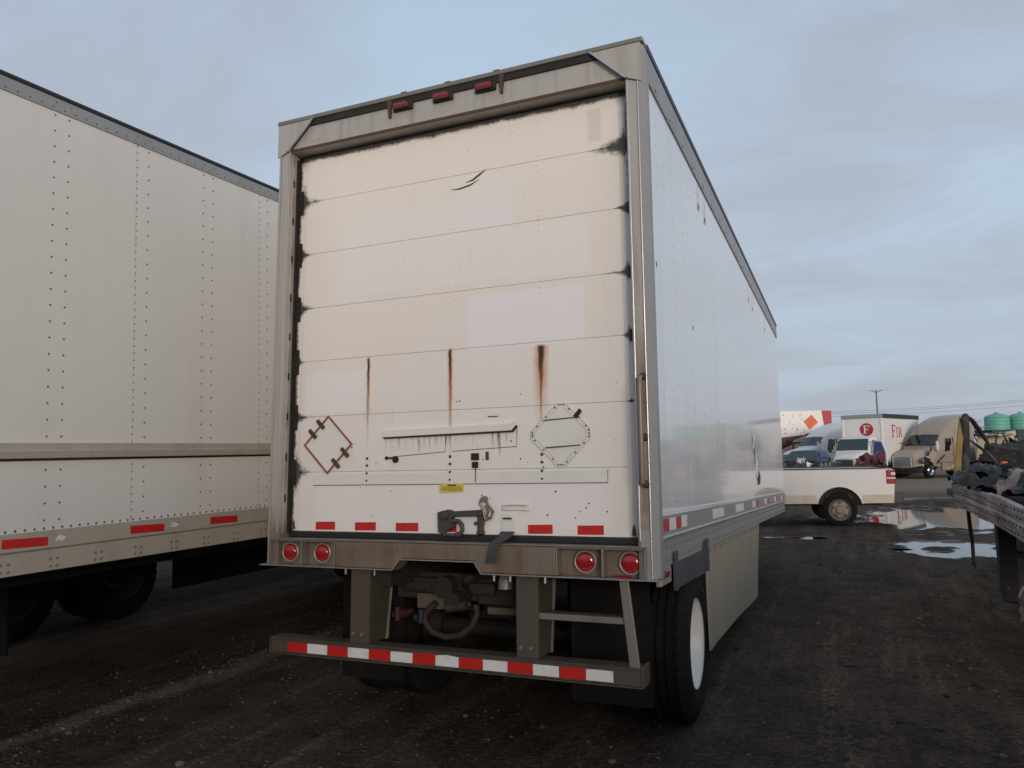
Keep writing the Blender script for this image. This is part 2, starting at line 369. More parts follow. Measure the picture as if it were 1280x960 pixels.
    def loft(s, st, crown=.04):
        # st: (x, zbottom, ztop, halfwidth bottom, halfwidth top, corner radius)
        rings = []
        for x, zb, zt, wb, wt, r in st:
            zm = zb + (zt - zb) * .45; wm = max(wb, wt) if wb >= wt else wt
            h = [(wb, zb), (wm, zm), (wt, zt - r), (wt - .29 * r, zt - .29 * r), (wt - r, zt), ((wt - r) * .5, zt + crown * .75)]
            rings.append([(x, y, z) for y, z in h] + [(x, 0, zt + crown)] + [(x, -y, z) for y, z in h[::-1]])
        n = len(rings[0]); vs = [p for r_ in rings for p in r_]; fs = []
        for i in range(len(rings) - 1):
            fs += [(i * n + j, i * n + (j + 1) % n, (i + 1) * n + (j + 1) % n, (i + 1) * n + j) for j in range(n)]
        fs += [list(range(n))[::-1], [(len(rings) - 1) * n + j for j in range(n)]]
        return s.add(vs, fs)
    def sheet(s, o, u, v, nu, nv, amp, freq, seed, th=.006):
        # crumpled sheet of metal
        o, u, v = Vector(o), Vector(u), Vector(v); nr = u.cross(v).normalized(); vs = []
        for t in (0, th):
            for i in range(nu + 1):
                for j in range(nv + 1):
                    p = o + u * (i / nu) + v * (j / nv)
                    q = Vector((i / nu * u.length * freq + seed, j / nv * v.length * freq - seed, seed * .37))
                    vs.append(p + nr * (mnoise.noise(q) * amp + abs(mnoise.noise(q * 2.7)) * amp * .6 + abs(mnoise.noise(q * .8 + Vector((4, 4, 4)))) * amp * .9 + t) + u.normalized() * mnoise.noise(q + Vector((9, 2, 4))) * amp * .6 + v.normalized() * mnoise.noise(q + Vector((3, 7, 1))) * amp * .6)
        W = nv + 1; N = (nu + 1) * W; fs = []
        for i in range(nu):
            for j in range(nv):
                a = i * W + j; fs += [(a, a + W, a + W + 1, a + 1), (N + a, N + a + 1, N + a + W + 1, N + a + W)]
        for i in range(nu):
            for j in (0, nv):
                a = i * W + j; fs.append((a, N + a, N + a + W, a + W))
        for j in range(nv):
            for i in (0, nu):
                a = i * W + j; fs.append((a, a + 1, N + a + 1, N + a))
        return s.add(vs, fs)
    def mesh(s, name, mats, smooth=False):
        me = bpy.data.meshes.new(name); me.from_pydata(s.v, [], s.f)
        for q in (mats if isinstance(mats, (list, tuple)) else [mats]): me.materials.append(MT[q] if isinstance(q, str) else q)
        me.polygons.foreach_set('material_index', s.mi)
        b = bmesh.new(); b.from_mesh(me); bmesh.ops.recalc_face_normals(b, faces=b.faces); b.to_mesh(me); b.free()
        if smooth:
            me.polygons.foreach_set('use_smooth', [True] * len(me.polygons))
            me.set_sharp_from_angle(angle=R(smooth if smooth is not True else 40))
        me.update(); return me
    def build(s, name, mats, parent=None, smooth=False, bevel=0):
        o = bpy.data.objects.new(name, s.mesh(name, mats, smooth)); C.objects.link(o)
        if parent is not None: o.parent = parent
        if bevel:
            b = o.modifiers.new('bevel', 'BEVEL'); b.width = bevel; b.segments = 2; b.limit_method = 'ANGLE'; b.angle_limit = R(40)
        return o
def inst(o, parent, loc=(0, 0, 0), rot=(0, 0, 0)):
    c = o.copy(); C.objects.link(c); c.parent = parent; c.location = loc; c.rotation_euler = rot; return c
def tag(o, label, cat=None, group=None, kind=None):
    if label: o['label'] = label
    if cat: o['category'] = cat
    if group: o['group'] = group
    if kind: o['kind'] = kind
    return o
def thing(name, label, cat, loc=(0, 0, 0), rot=(0, 0, 0), group=None):
    o = bpy.data.objects.new(name, None); C.objects.link(o); o.location = loc; o.rotation_euler = rot; o.empty_display_size = .2
    return tag(o, label, cat, group)
def stuff(o): o['kind'] = 'stuff'; return o

# ------------------------------------------------------------------ ground
PUD = [((4.9, 18.0), (2.75, 3.55), .09, 1.3), ((3.72, 11.45), (1.05, 1.3), .05, 4.1), ((1.25, 12.75), (.62, .30), .06, 7.7), ((2.35, 12.0), (.42, .22), .045, 3.2), ((2.75, 11.2), (.35, .2), .04, 6.2), ((1.9, 13.4), (.5, .15), .04, 9.2), ((2.0, 27.5), (.9, .6), .07, 5.5), ((4.2, 26.0), (.5, .25), .06, 2.5)]
WATER = -.030
def sst(a, b, x):
    t = max(0, min(1, (x - a) / (b - a))); return t * t * (3 - 2 * t)
def hgt(x, y):
    d = math.hypot(x, y)
    h = mnoise.noise(Vector((x * .45, y * .45, 1.7))) * .014 + mnoise.noise(Vector((x * 2.1, y * 2.1, 5.1))) * .007
    if d < 26: h += mnoise.noise(Vector((x * 7, y * 7, 9.1))) * .005
    # wheel ruts either side of the gravel ridge
    for c, wd, a in ((-2.74, .22, .03), (-2.25, .30, -.008), (1.75, .35, -.008), (2.6, .25, .012)):
        u = (x - c - mnoise.noise(Vector((0, y * .4, c))) * .25) / wd; h += a * math.exp(-u * u) * sst(-12, -4, y) * (1 - sst(14, 20, y))
    for (cx, cy), (rx, ry), dep, sd_ in PUD:
        if abs(x - cx) < rx * 1.8 and abs(y - cy) < ry * 1.8:
            e = math.hypot((x - cx) / rx, (y - cy) / ry) + mnoise.noise(Vector((x * 1.3, y * 1.1, sd_))) * .38 + mnoise.noise(Vector((x * 4, y * 3, sd_))) * .10
            h -= dep * (1 - sst(.55, 1.15, e))
            h += (mnoise.noise(Vector((x * 9, y * 6, sd_))) * .020 + mnoise.noise(Vector((x * 3.1, y * 2.2, sd_ + 7))) * .034) * sst(.25, .7, e) * (1 - sst(1.3, 1.6, e))
    e = math.hypot((x - 3.62) / .34, (y - 11.3) / .42) + mnoise.noise(Vector((x * 3, y * 3, 3))) * .9
    h += .05 * (1 - sst(.2, 1.2, e))
    h -= .30 * sst(22, 42, y)
    if y > 50: h += .75 * sst(54, 62, y) * (1 - sst(3, 9, x))
    return h
def axis(lo, hi, step, far, near_lo, near_hi):
    a = [lo + (hi - lo) * i / round((hi - lo) / step) for i in range(round((hi - lo) / step) + 1)]
    s = step; x = hi; up = []
    while x < far: s = min(s * 1.22, 400); x += s; up.append(x)
    s = step; x = lo; dn = []
    while x > -far: s = min(s * 1.22, 400); x -= s; dn.append(x)
    return dn[::-1] + a + up
xs = axis(-4.6, 8.0, .08, 2600, 0, 0); ys = axis(-3.2, 23.0, .085, 2600, 0, 0)
vs = [(x, y, hgt(x, y)) for y in ys for x in xs]; nx = len(xs)
fs = [(j * nx + i, j * nx + i + 1, (j + 1) * nx + i + 1, (j + 1) * nx + i) for j in range(len(ys) - 1) for i in range(nx - 1)]
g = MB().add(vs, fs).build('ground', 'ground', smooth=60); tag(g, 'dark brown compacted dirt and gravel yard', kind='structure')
for i, ((cx, cy), (rx, ry), dep, sd_) in enumerate(PUD):
    off = -.30 * sst(22, 42, cy)
    p = MB(); p.prism([(cx + rx * 1.25 * math.cos(6.2832 * j / 40), cy + ry * 1.25 * math.sin(6.2832 * j / 40)) for j in range(40)], 'z', WATER + off - .02, WATER + off)
    tag(p.build('puddle', 'water'), 'puddle of still muddy water', kind='structure')
# loose stones
rg = random.Random(3); st_ = MB()
ico_v = [(0, 0, 1), (.89, 0, .45), (.28, .85, .45), (-.72, .53, .45), (-.72, -.53, .45), (.28, -.85, .45), (.72, .53, -.45), (-.28, .85, -.45), (-.89, 0, -.45), (-.28, -.85, -.45), (.72, -.53, -.45)]
ico_f = [(0, 1, 2), (0, 2, 3), (0, 3, 4), (0, 4, 5), (0, 5, 1), (1, 6, 2), (2, 7, 3), (3, 8, 4), (4, 9, 5), (5, 10, 1), (2, 6, 7), (3, 7, 8), (4, 8, 9), (5, 9, 10), (1, 10, 6)]
for i in range(19000):
    if i % 5 == 3: x, y = (rg.gauss(2.0, .16) if rg.random() < .5 else rg.gauss(2.95, .2)), -2.2 + 12 * rg.random() ** 1.3
    elif i % 9 == 0: x, y = -2.74 + rg.gauss(0, .13), rg.uniform(-2, 4)
    else: x, y = rg.uniform(-3.6, 5.2), -2.2 + 15 * rg.random() ** 1.7
    if any(math.hypot((x - c[0]) / r[0], (y - c[1]) / r[1]) < 1.0 for c, r, _, _ in PUD): continue
    r = .0035 + .011 * rg.random() ** 3.0 + (.022 * rg.random() if rg.random() < .03 else 0)
    a = rg.random() * 6.28; ca, sa = math.cos(a), math.sin(a); kx, ky, kz = r * rg.uniform(.8, 1.4), r * rg.uniform(.6, 1), r * rg.uniform(.4, .8); z0 = hgt(x, y) + kz * .3
    st_.add([(x + (vx * kx) * ca - (vy * ky) * sa, y + (vx * kx) * sa + (vy * ky) * ca, z0 + vz * kz) for vx, vy, vz in ico_v], ico_f)
tag(st_.build('loose_gravel', 'gravel'), 'small loose stones scattered over the dirt', 'gravel', kind='stuff')

# ------------------------------------------------------------------ wheel parts shared by the big vehicles
def tyre_mb(x0, x1, r, ri, c=(0, 0, 0), ax='x', n=48, lug=False):
    w_ = x1 - x0; g_ = r - .014
    prof = [(x0 + .02, ri), (x0, ri + .05), (x0 + .004, r - .10), (x0 + .03, r - .025), (x0 + .05, r)]
    for t in (.3, .5, .7):
        q = x0 + w_ * t; prof += [(q - .012, r), (q - .009, g_), (q + .009, g_), (q + .012, r)]
    prof += [(x1 - .05, r), (x1 - .03, r - .025), (x1 - .004, r - .10), (x1, ri + .05), (x1 - .02, ri)]
    mb = MB().lathe(prof, c, ax, n, False)
    if lug:   # notched shoulders
        for i, (t, q) in enumerate(prof):
            if 3 <= i <= 5 or len(prof) - 6 <= i <= len(prof) - 4:
                for j in range(n):
                    if j % 4 == 0:
                        p = Vector(mb.v[i * n + j]); cc = Vector(c)
                        if ax == 'x': mb.v[i * n + j] = (p.x, cc.y + (p.y - cc.y) * .972, cc.z + (p.z - cc.z) * .972)
    return mb
def big_wheel(parent, side, cx, cy, cz=.5, r=.5, rim='rim', tyre='rubber'):
    # dual set, side=+1: outer face at cx towards +x
    s = side
    hub = MB().lathe([(-.62 * s, .10), (-.50 * s, .20), (-.24 * s, .20), (-.20 * s, .11), (-.10 * s, .10), (-.08 * s, .0)], (cx, cy, cz), 'x', 24)
    wh = hub.build('wheel', 'soot', parent, 40)
    for a, b in ((-.275, 0.0), (-.60, -.325)):
        x0, x1 = sorted((a * s, b * s))
        tyre_mb(x0, x1, r, .29, (cx, cy, cz), 'x', 144, True).build('tyre', tyre, wh, 35)
    rp = [(-.035, .293), (-.02, .305), (-.028, .297), (-.07, .282), (-.12, .268), (-.16, .235), (-.185, .16), (-.19, .10), (-.20, .0)]
    MB().lathe([(t * s, q) for t, q in rp], (cx, cy, cz), 'x', 48, False).build('rim', rim, wh, 40)
    for j in range(10): a = .6283 * j; MB().cyl((cx - .19 * s, cy + .135 * math.cos(a), cz + .135 * math.sin(a)), (cx - .15 * s, cy + .135 * math.cos(a), cz + .135 * math.sin(a)), .016, n=6).build('lug_nut', 'bolt', wh)
    MB().cyl((cx - .2 * s, cy, cz), (cx - .10 * s, cy, cz), .085, .075, 20).build('hub_cap', 'alu2', wh, 40)
    return wh

# ------------------------------------------------------------------ the main trailer
TILT = R(2.34)
T = thing('box_trailer', 'white box trailer with rust-streaked roll-up rear door, parked nose down in the middle', 'trailer', (0, 1.29 * (1 - math.cos(TILT)), math.sin(TILT) * 1.29), (-TILT, 0, 0))
LEN = 8.92; XW = 1.288
# body skins
edges = [.10, 1.04, 2.34, 3.66, 4.98, 6.30, 7.62, LEN]
for a, b in zip(edges, edges[1:]):
    wp = MB().box(XW - .03, XW, a + .002, b - .002, 1.375, 3.86).build('wall_panel', 'side', T)
    rv = MB()
    z = 1.46
    while z < 3.82:
        for yy in (a + .03, a + .62 if b - a > .9 else a + .4): rv.rivet((XW, yy, z), .006, .003, (1, 0, 0))
        if z < 2.15:
            for q in range(1, 6): rv.rivet((XW, a + .03 + (b - a) * q / 6, z), .006, .003, (1, 0, 0)) if int(z * 10) % 2 == 0 else None
        z += .0995
    y = a + .03
    while y < b: rv.rivet((XW, y, 1.398), .0085, .004, (1, 0, 0)); rv.rivet((XW, y, 3.845), .006, .003, (1, 0, 0)); y += .052
    z = 3.3
    while z < 3.8 and a < 2:
        rv.rivet((XW, a + .2, z), .0065, .003, (1, 0, 0)); rv.rivet((XW, a + .36, z + .06), .0065, .003, (1, 0, 0)); z += .13
    stuff(rv.build('rivets', 'rivet2', wp))
for a, b in zip(edges, edges[1:]): MB().box(-XW, -XW + .03, a + .002, b - .002, 1.375, 3.86).build('wall_panel', 'side', T)
MB().box(-1.25, 1.25, .05, LEN - .02, 4.045, 4.06).build('roof', 'white', T)
MB().box(-1.28, 1.28, LEN - .06, LEN, 1.12, 4.04).build('front_wall', 'white', T, bevel=.02)
MB().box(-1.24, 1.24, .16, LEN - .08, 1.28, 1.33).build('floor', 'dark', T)
for s in (1, -1):
    tr = MB().box(s * 1.25, s * 1.298, .101, LEN + .01, 3.862, 4.045).build('top_rail', 'alu2', T, bevel=.004)
    MB().box(s * 1.235, s * 1.304, .10, LEN + .02, 4.047, 4.098).build('roof_edge_trim', 'black', tr, bevel=.012)
    rv = MB(); y = .3
    while y < LEN: rv.rivet((s * 1.298, y, 3.90), .011, .004, (s, 0, 0)); y += .42
    y = .15
    while y < LEN: rv.rivet((s * 1.298, y, 3.88), .004, .002, (s, 0, 0)); y += .06
    stuff(rv.build('rivets', 'rivet', tr))
    br = MB().prism([(s * 1.25, 1.10), (s * 1.283, 1.10), (s * 1.283, 1.245), (s * 1.305, 1.25), (s * 1.310, 1.262), (s * 1.298, 1.272), (s * 1.298, 1.373), (s * 1.25, 1.373)], 'y', .101, LEN + .02).build('bottom_rail', 'alu2', T)
    rv = MB(); y = .16
    while y < LEN:
        for zz in (1.135, 1.20): rv.rivet((s * 1.283, y, zz), .009, .004, (s, 0, 0))
        y += .105
    stuff(rv.build('rivets', 'rivet', br))
    if s == 1:
        # conspicuity tape along the rail
        sp = [(.13, .28, 'tred'), (.29, .46, 'twhite'), (.48, .62, 'tred'), (.63, .80, 'twhite')]
        for y0 in (1.80, 3.08, 4.40, 5.65, 6.95, 8.1): sp += [(y0, y0 + .28, 'twhite'), (y0 + .30, y0 + .55, 'tred' if y0 > 4 else 'twhite')]
        for a, b, mt_ in sp: MB().box(1.298, 1.2995, a, b, 1.292, 1.36).build('reflective_tape', mt_, br)
        MB().box(1.255, 1.284, .10, .36, 1.005, 1.098).build('lower_corner_plate', 'alu2', T, bevel=.004)
        ml = MB().box(1.284, 1.298, .17, .26, 1.045, 1.085).build('side_marker', 'lensdk', T, bevel=.006)
        MB().prism([(.40, .955), (1.52, .945), (1.52, 1.12), (1.44, 1.12), (1.40, 1.16), (1.36, 1.098), (.40, 1.098)], 'x', 1.286, 1.294).build('fender_panel', 'fend', T)
        for yy in (.40, 1.47): MB().box(1.295, 1.305, yy, yy + .06, .95, 1.17).build('fender_bracket', 'fend', T)
# side skirts
def skirt(s):
    m_ = MB(); NY, NZ = 24, 8; vs_ = []
    for t in (0, .012):
        for i in range(NY + 1):
            for j in range(NZ + 1):
                u, v = i / NY, j / NZ
                ytop = 1.69 + (5.30 - 1.69) * u; ybot = 1.60 + (4.78 - 1.60) * u; zt = 1.113; zb = .39 - .05 * u
                y_ = ybot + (ytop - ybot) * v; z_ = zb + (zt - zb) * v
                bow = .018 * math.exp(-((u) / .08) ** 2) * (1 - v) + .005 * math.sin(u * 9 + v * 3) * (1 - v)
                vs_.append((s * (1.262 - t + bow), y_ - .03 * math.sin(v * 3.14) * (1 - u), z_))
    W = NZ + 1; N = (NY + 1) * W; fs_ = []
    for i in range(NY):
        for j in range(NZ):
            a = i * W + j; fs_ += [(a, a + W, a + W + 1, a + 1), (N + a, N + a + 1, N + a + W + 1, N + a + W)]
        for j in (0, NZ): a = i * W + j; fs_.append((a, N + a, N + a + W, a + W))
    for j in range(NZ):
        for i in (0, NY): a = i * W + j; fs_.append((a, a + 1, N + a + 1, N + a))
    sk = m_.add(vs_, fs_).build('side_skirt', 'skirt', T, 50)
    rv = MB()
    for i in range(14): rv.rivet((s * 1.263, 1.8 + i * .26, 1.06), .012, .005, (s, 0, 0))
    for i in range(5): rv.rivet((s * 1.263, 2.0 + i * .62, .62 - .1 * (i % 2)), .009, .004, (s, 0, 0))
    stuff(rv.build('bolts', 'rivet', sk))
skirt(1); skirt(-1)

# rear frame -----------------------------------------------------
for s in (1, -1):
    def X(*p): return [(s * a, b) for a, b in p]
    cp = MB().prism(X((1.19, .115), (1.19, .0), (1.262, .0), (1.28, .006), (1.290, .02), (1.295, .04), (1.295, .098), (1.25, .115)), 'z', 1.052, 4.052).build('corner_post', 'frame', T, bevel=.003)
    MB().prism(X((1.262, -.006), (1.272, -.006), (1.302, .03), (1.302, .100), (1.2965, .100), (1.2965, .03), (1.27, .0015), (1.262, -.0015)), 'z', 1.06, 4.03).build('edge_trim', 'alu2', cp, smooth=30)
    MB().box(s * 1.2585, s * 1.2655, -.010, -.0015, 1.06, 4.03).build('edge_bead', 'steel', cp, bevel=.002)
    MB().box(s * 1.196, s * 1.206, -.008, .0, 1.25, 3.84).build('post_lip', 'steel', cp, bevel=.002)
    if s == -1:
        MB().box(-1.19, -1.184, .035, .043, 1.25, 3.82).build('post_lip', 'steel', cp)
        rv = MB()
        for i in range(9): rv.box(-1.19, -1.182, .036, .05, 1.45 + i * .27, 1.50 + i * .27)
        stuff(rv.build('clips', 'soot', cp))
    # door track behind the post
    MB().box(s * 1.176, s * 1.19, .075, .20, 1.25, 3.82).build('door_track', 'soot', T)
hd = MB().box(-1.189, 1.189, .012, .14, 3.848, 4.05).build('header', 'frame', T, bevel=.004)
MB().box(-1.298, 1.298, -.012, .10, 4.054, 4.084).build('header_cap', 'galv_pale', hd, bevel=.006)
MB().box(-1.18, 1.18, -.001, .011, 4.012, 4.0535).build('header_shadow_strip', 'soot', hd)  # dark strip standing for the shadow under the header cap
MB().box(-1.188, 1.188, .008, .012, 3.849, 3.868).build('header_lower_lip', 'rust', hd)
for s in (1, -1):
    gp = MB().prism([(s * 1.286, 3.815), (s * 1.286, 4.05), (s * .992, 4.05), (s * 1.195, 3.852)], 'y', -.013, -.007).build('corner_gusset', 'frame', T, bevel=.001)
    MB().slab([(s * 1.19, -.026, 3.848), (s * .982, -.026, 4.05), (s * .998, -.026, 4.05), (s * 1.206, -.026, 3.848)], .013 * s).build('gusset_lip', 'steel', gp)
for x0 in (-.284, .010, .308):
    ml = MB().box(x0 - .072, x0 + .072, -.012, .0105, 3.968, 4.012).build('marker_light', 'soot', T, bevel=.008)
    MB().prism([(x0 - .058, 3.976), (x0 + .058, 3.976), (x0 + .05, 4.008), (x0 - .05, 4.008)], 'y', -.045, -.0125).build('lens', 'lensdk', ml, bevel=.009)
for x0 in (-.385, .415):
    MB().prism([(x0 - .018, 4.052), (x0 + .018, 4.052), (x0 + .006, 3.935), (x0 - .006, 3.935)], 'y', -.010, .0115).build('header_bracket', 'rust', T, bevel=.002)
for x0 in (-.30, .02, .36):
    MB().box(x0, x0 + .04, -.005, .03, 4.0845, 4.092).build('roof_clip', 'soot', hd)

# roll-up door ---------------------------------------------------
dr = MB()
for s in (1, -1): dr.box(s * 1.122, s * 1.172, .098, .13, 1.265, 3.80)
dr.box(-1.17, 1.17, .115, .135, 1.262, 3.84)
D = dr.build('roll_up_door', 'door', T)
JZ = [3.83, 3.505, 3.13, 2.75, 2.385, 2.01, 1.645, 1.262]
for zt, zb in zip(JZ, JZ[1:]):
    ds = MB().box(-1.1205, 1.1205, .099, .1148, zb + .0009, zt - .0009).build('door_section', 'door', D, bevel=.001)
    rv = MB()
    for x0 in (-.585, .013, .612):
        for dz_ in (.03, .065):
            if zb > 1.3: rv.rivet((x0, .099, zb + dz_), .008, .003, (0, -1, 0))
            rv.rivet((x0, .099, zt - dz_), .008, .003, (0, -1, 0))
    stuff(rv.build('rivets', 'door', ds))
MB().box(-1.18, 1.18, .085, .128, 1.222, 1.2605).build('bottom_seal', 'black', D, bevel=.006)
for i, z in enumerate(JZ[1:-1]):   # greasy roller hinges at the door edges
    h_ = MB().box(-1.178, -1.14, .086, .0975, z - .085, z + .085)
    for q in (-.06, -.02, .02, .06): h_.rivet((-1.158, .086, z + q), .012, .010, (0, -1, 0))
    h_.cyl((-1.186, .085, z - .03), (-1.186, .085, z + .03), .012, n=8)
    h_.build('roller_hinge', 'soot', D)
    if i < 4: MB().box(1.156, 1.176, .090, .0975, z - .04, z + .03).build('roller_hinge', 'soot', D)
for x0 in (-1.145, 1.145): MB().cyl((x0, .09, 1.275), (x0, .09, 1.33), .012, .004, 8).build('bottom_roller', 'rust', D)
# dark bolts at the lower hinge columns
bt = MB()
for x0 in (-.585, .013, .612):
    for z in (1.585, 1.63, 1.68, 1.725): bt.rivet((x0, .099, z), .011, .006, (0, -1, 0))
rb = random.Random(9)
for i in range(34): bt.rivet((rb.uniform(-.95, 1.08), .099, rb.uniform(1.36, 2.12)), rb.uniform(.003, .007), .002, (0, -1, 0))
stuff(bt.build('bolts', 'ink', D))
# placard holders
def placard(cx, cz, r, mats, style):
    y0 = .0985
    def dia(q): return [(cx, cz + q), (cx + q, cz), (cx, cz - q), (cx - q, cz)]
    m_ = MB()
    if style == 'red':
        m_.prism(dia(r * .985), 'y', y0 - .004, y0).build('placard', 'white', D)
        m_ = MB(); o_, n_ = dia(r), dia(r * .93)
        for i in range(4):
            a, b, c_, d_ = o_[i], o_[(i + 1) % 4], n_[(i + 1) % 4], n_[i]
            m_.prism([a, b, c_, d_], 'y', y0 - .014, y0 - .0042)
        m_.build('placard_frame', 'brownred', D)
        for (u, v, s) in ((-.62, .38, 1), (-.30, .70, 1), (.72, -.28, 1), (.36, -.64, 1)):
            px, pz = cx + u * r, cz + v * r; d = .02
            MB().prism([(px - d * 1.7, pz + d * .9), (px - d * .9, pz + d * 1.7), (px + d * 1.7, pz - d * .9), (px + d * .9, pz - d * 1.7)], 'y', y0 - .022, y0 - .0085).build('placard_clip', 'rust', D)
    else:
        oc = [(-.08, 1), (.16, 1), (.98, .18), (1, -.12), (.14, -1), (-.1, -1), (-1, -.08), (-1, .12)]
        m_.prism([(cx + a * r, cz + b * r) for a, b in oc], 'y', y0 - .003, y0).build('placard', 'white', D)
        fr = MB()
        for i in range(8):
            a, b = Vector(oc[i]), Vector(oc[(i + 1) % 8])
            if i in (0, 4): continue
            for kk, wd in ((1.0, .012), (.86, .008)):
                fr.prism([(cx + a.x * r * kk, cz + a.y * r * kk), (cx + b.x * r * kk, cz + b.y * r * kk), (cx + b.x * r * (kk - wd * 2), cz + b.y * r * (kk - wd * 2)), (cx + a.x * r * (kk - wd * 2), cz + a.y * r * (kk - wd * 2))], 'y', y0 - .007, y0 - .0032)
        fr.build('placard_frame', 'rivet2', D)
        for z_ in (.44, -.42):
            MB().prism([(cx - .11 if z_ > 0 else cx - .09, cz + z_ * r), (cx + .12, cz + z_ * r + .012), (cx + .12, cz + z_ * r + .018), (cx - .09, cz + z_ * r + .008)], 'y', y0 - .008, y0 - .0034).build('placard_flap_edge', 'lockm', D)
        MB().prism([(cx + .085, cz + .105), (cx + .12, cz + .145), (cx + .135, cz + .13), (cx + .105, cz + .09)], 'y', y0 - .014, y0 - .0035).build('placard_clip', 'soot', D)
        rv = MB()
        for i in range(8):
            a, b = Vector(oc[i]), Vector(oc[(i + 1) % 8])
            for t in (.2, .55, .9): q = a.lerp(b, t) * .93; rv.rivet((cx + q.x * r, y0 - .003, cz + q.y * r), .006, .003, (0, -1, 0))
        stuff(rv.build('rivets', 'lockm', D))
placard(-.885, 1.822, .192, None, 'red'); placard(.727, 1.836, .185, None, 'plain')
# ledge / pull bar with old hardware
MB().prism([(-.455, 1.855), (.430, 1.869), (.457, 1.900), (.457, 1.925), (.42, 1.912), (-.455, 1.900)], 'y', .076, .0985).build('door_ledge', 'white', D, bevel=.003)
MB().prism([(-.455, 1.8545), (.430, 1.8685), (.456, 1.899), (.463, 1.894), (.436, 1.861), (-.455, 1.847)], 'y', .082, .0985).build('ledge_seam', 'soot', D)
def line(name, pts, r, mt_, yy=.0985): MB().tube([(a, yy, b) for a, b in pts], r, 6).build(name, mt_, D)
line('panel_seam', [(-.43, 1.73), (-.02, 1.755), (-.018, 1.85)], .0022, 'lockm')
line('panel_seam', [(.03, 1.757), (.455, 1.775), (.457, 1.89)], .0022, 'lockm')
st = MB().box(-1.0, 1.003, .0955, .0988, 1.56, 1.632).build('kick_strip', 'white', D, bevel=.001)
line('kick_strip_edge', [(-1.0, 1.558), (1.003, 1.5605), (1.005, 1.633)], .0022, 'lockm', .096)
MB().box(.16, .21, .088, .0985, 1.70, 1.742).box(.168, .205, .083, .0985, 1.655, 1.69).cyl((.187, .095, 1.66), (.187, .095, 1.57), .003, n=6).build('old_latch_mount', 'soot', D, bevel=.004)
MB().rivet((-.44, .0985, 1.725), .014, .008, (0, -1, 0)).cyl((-.37, .0985, 1.715), (-.37, .088, 1.715), .022, n=10).box(-.43, -.38, .094, .0985, 1.718, 1.727).build('old_latch_mount', 'soot', D)
MB().box(.255, .275, .09, .0985, 1.70, 1.75).build('old_latch_mount', 'lockm', D, bevel=.003)
MB().prism([(-.056, 1.558), (.108, 1.565), (.108, 1.513), (-.056, 1.507)], 'y', .093, .0953).build('yellow_sticker', 'yellow', D)
rb = random.Random(4)
tx = MB().box(.0, .06, .0922, .0929, 1.548, 1.557)
for i in range(4):
    x = -.045
    while x < .09: L_ = rb.uniform(.004, .014); tx.box(x, x + L_, .0923, .0929, 1.518 + i * .0075, 1.5215 + i * .0075); x += L_ + .004
stuff(tx.build('sticker_print', 'ink', D))
# torn skin near the top
for pts, w_ in (([(.012, 3.415), (.08, 3.412), (.15, 3.425), (.215, 3.45)], .005), ([(.12, 3.446), (.17, 3.455), (.22, 3.485), (.262, 3.51)], .006)):
    MB().tube([(a, .0975, b) for a, b in pts], [w_ * .2, w_, w_, w_ * .2], 6).build('tear', 'ink', D)
MB().box(.27, .335, .0965, .0985, 1.955, 1.961).build('tear', 'ink', D)
# lock, chain, handle, strap
lk = MB()
lk.prism([(-.05, 1.392), (-.01, 1.402), (.02, 1.408), (.05, 1.398), (.23, 1.408), (.245, 1.398), (.245, 1.372), (.06, 1.368), (.045, 1.35), (.06, 1.335), (.05, 1.30), (-.01, 1.27), (-.045, 1.275)], 'y', .055, .097)
lk.cyl((0.0, .097, 1.375), (0.0, .04, 1.375), .028, n=16).cyl((0.0, .045, 1.375), (0.0, .036, 1.375), .015, n=12)
pts = [(.03, .06, 1.30)] + [(.075 + .045 * math.cos(t), .06, 1.30 + .045 * math.sin(t)) for t in [2.6, 1.9, 1.2, .5, -.2, -.9, -1.5]]
lk.tube([(a, .06, c) for a, _, c in pts], .014, 8)
lk.tube([(-.03, .06, 1.29), (.0, .055, 1.262), (.06, .055, 1.258), (.11, .06, 1.275)], .012, 8)
lk.build('door_lock', 'lockm', D, bevel=.004)
ch = MB().box(.21, .245, .07, .097, 1.28, 1.372).box(.185, .25, .075, .0965, 1.318, 1.338).box(.205, .25, .07, .0965, 1.265, 1.285); ch.build('lock_hasp', 'lockm', D, bevel=.004)
MB().tube([(.225, .075, 1.45), (.24, .07, 1.475), (.27, .07, 1.472), (.275, .075, 1.44), (.31, .08, 1.40), (.295, .08, 1.36), (.26, .08, 1.345), (.25, .08, 1.375), (.24, .08, 1.42), (.225, .075, 1.45)], .007, 6).cyl((.255, .09, 1.47), (.255, .062, 1.47), .018, n=10).build('lock_cable', 'galv_pale', D)
MB().tube([(.265, .072, 1.435), (.285, .07, 1.40), (.272, .07, 1.37), (.288, .072, 1.36)], .008, 6).build('lock_cable', 'galv_pale', D)
MB().box(.375, .52, .088, .0965, 1.405, 1.415).box(.37, .385, .075, .0985, 1.405, 1.44).tube([(.38, .078, 1.437), (.50, .078, 1.44), (.515, .095, 1.44)], .008, 8).box(.49, .535, .094, .0985, 1.40, 1.445).build('pull_handle', 'white', D, bevel=.003)
MB().box(.355, .445, .09, .0985, 1.275, 1.385).box(.362, .43, .086, .0905, 1.345, 1.372).build('strap_plate', 'white', D, bevel=.004)
MB().box(.368, .424, .0845, .0866, 1.352, 1.364).build('strap_slot', 'ink', D)
sp_ = MB(); cl_ = [(.405, .082, 1.285, .045), (.395, .05, 1.255, .042), (.378, -.045, 1.225, .033), (.368, -.058, 1.17, .030), (.355, -.052, 1.115, .034)]
vs_ = []
for t in (0, .005):
    for (x, y, z, hw) in cl_: vs_ += [(x - hw, y - t, z), (x + hw, y - t - .006, z)]
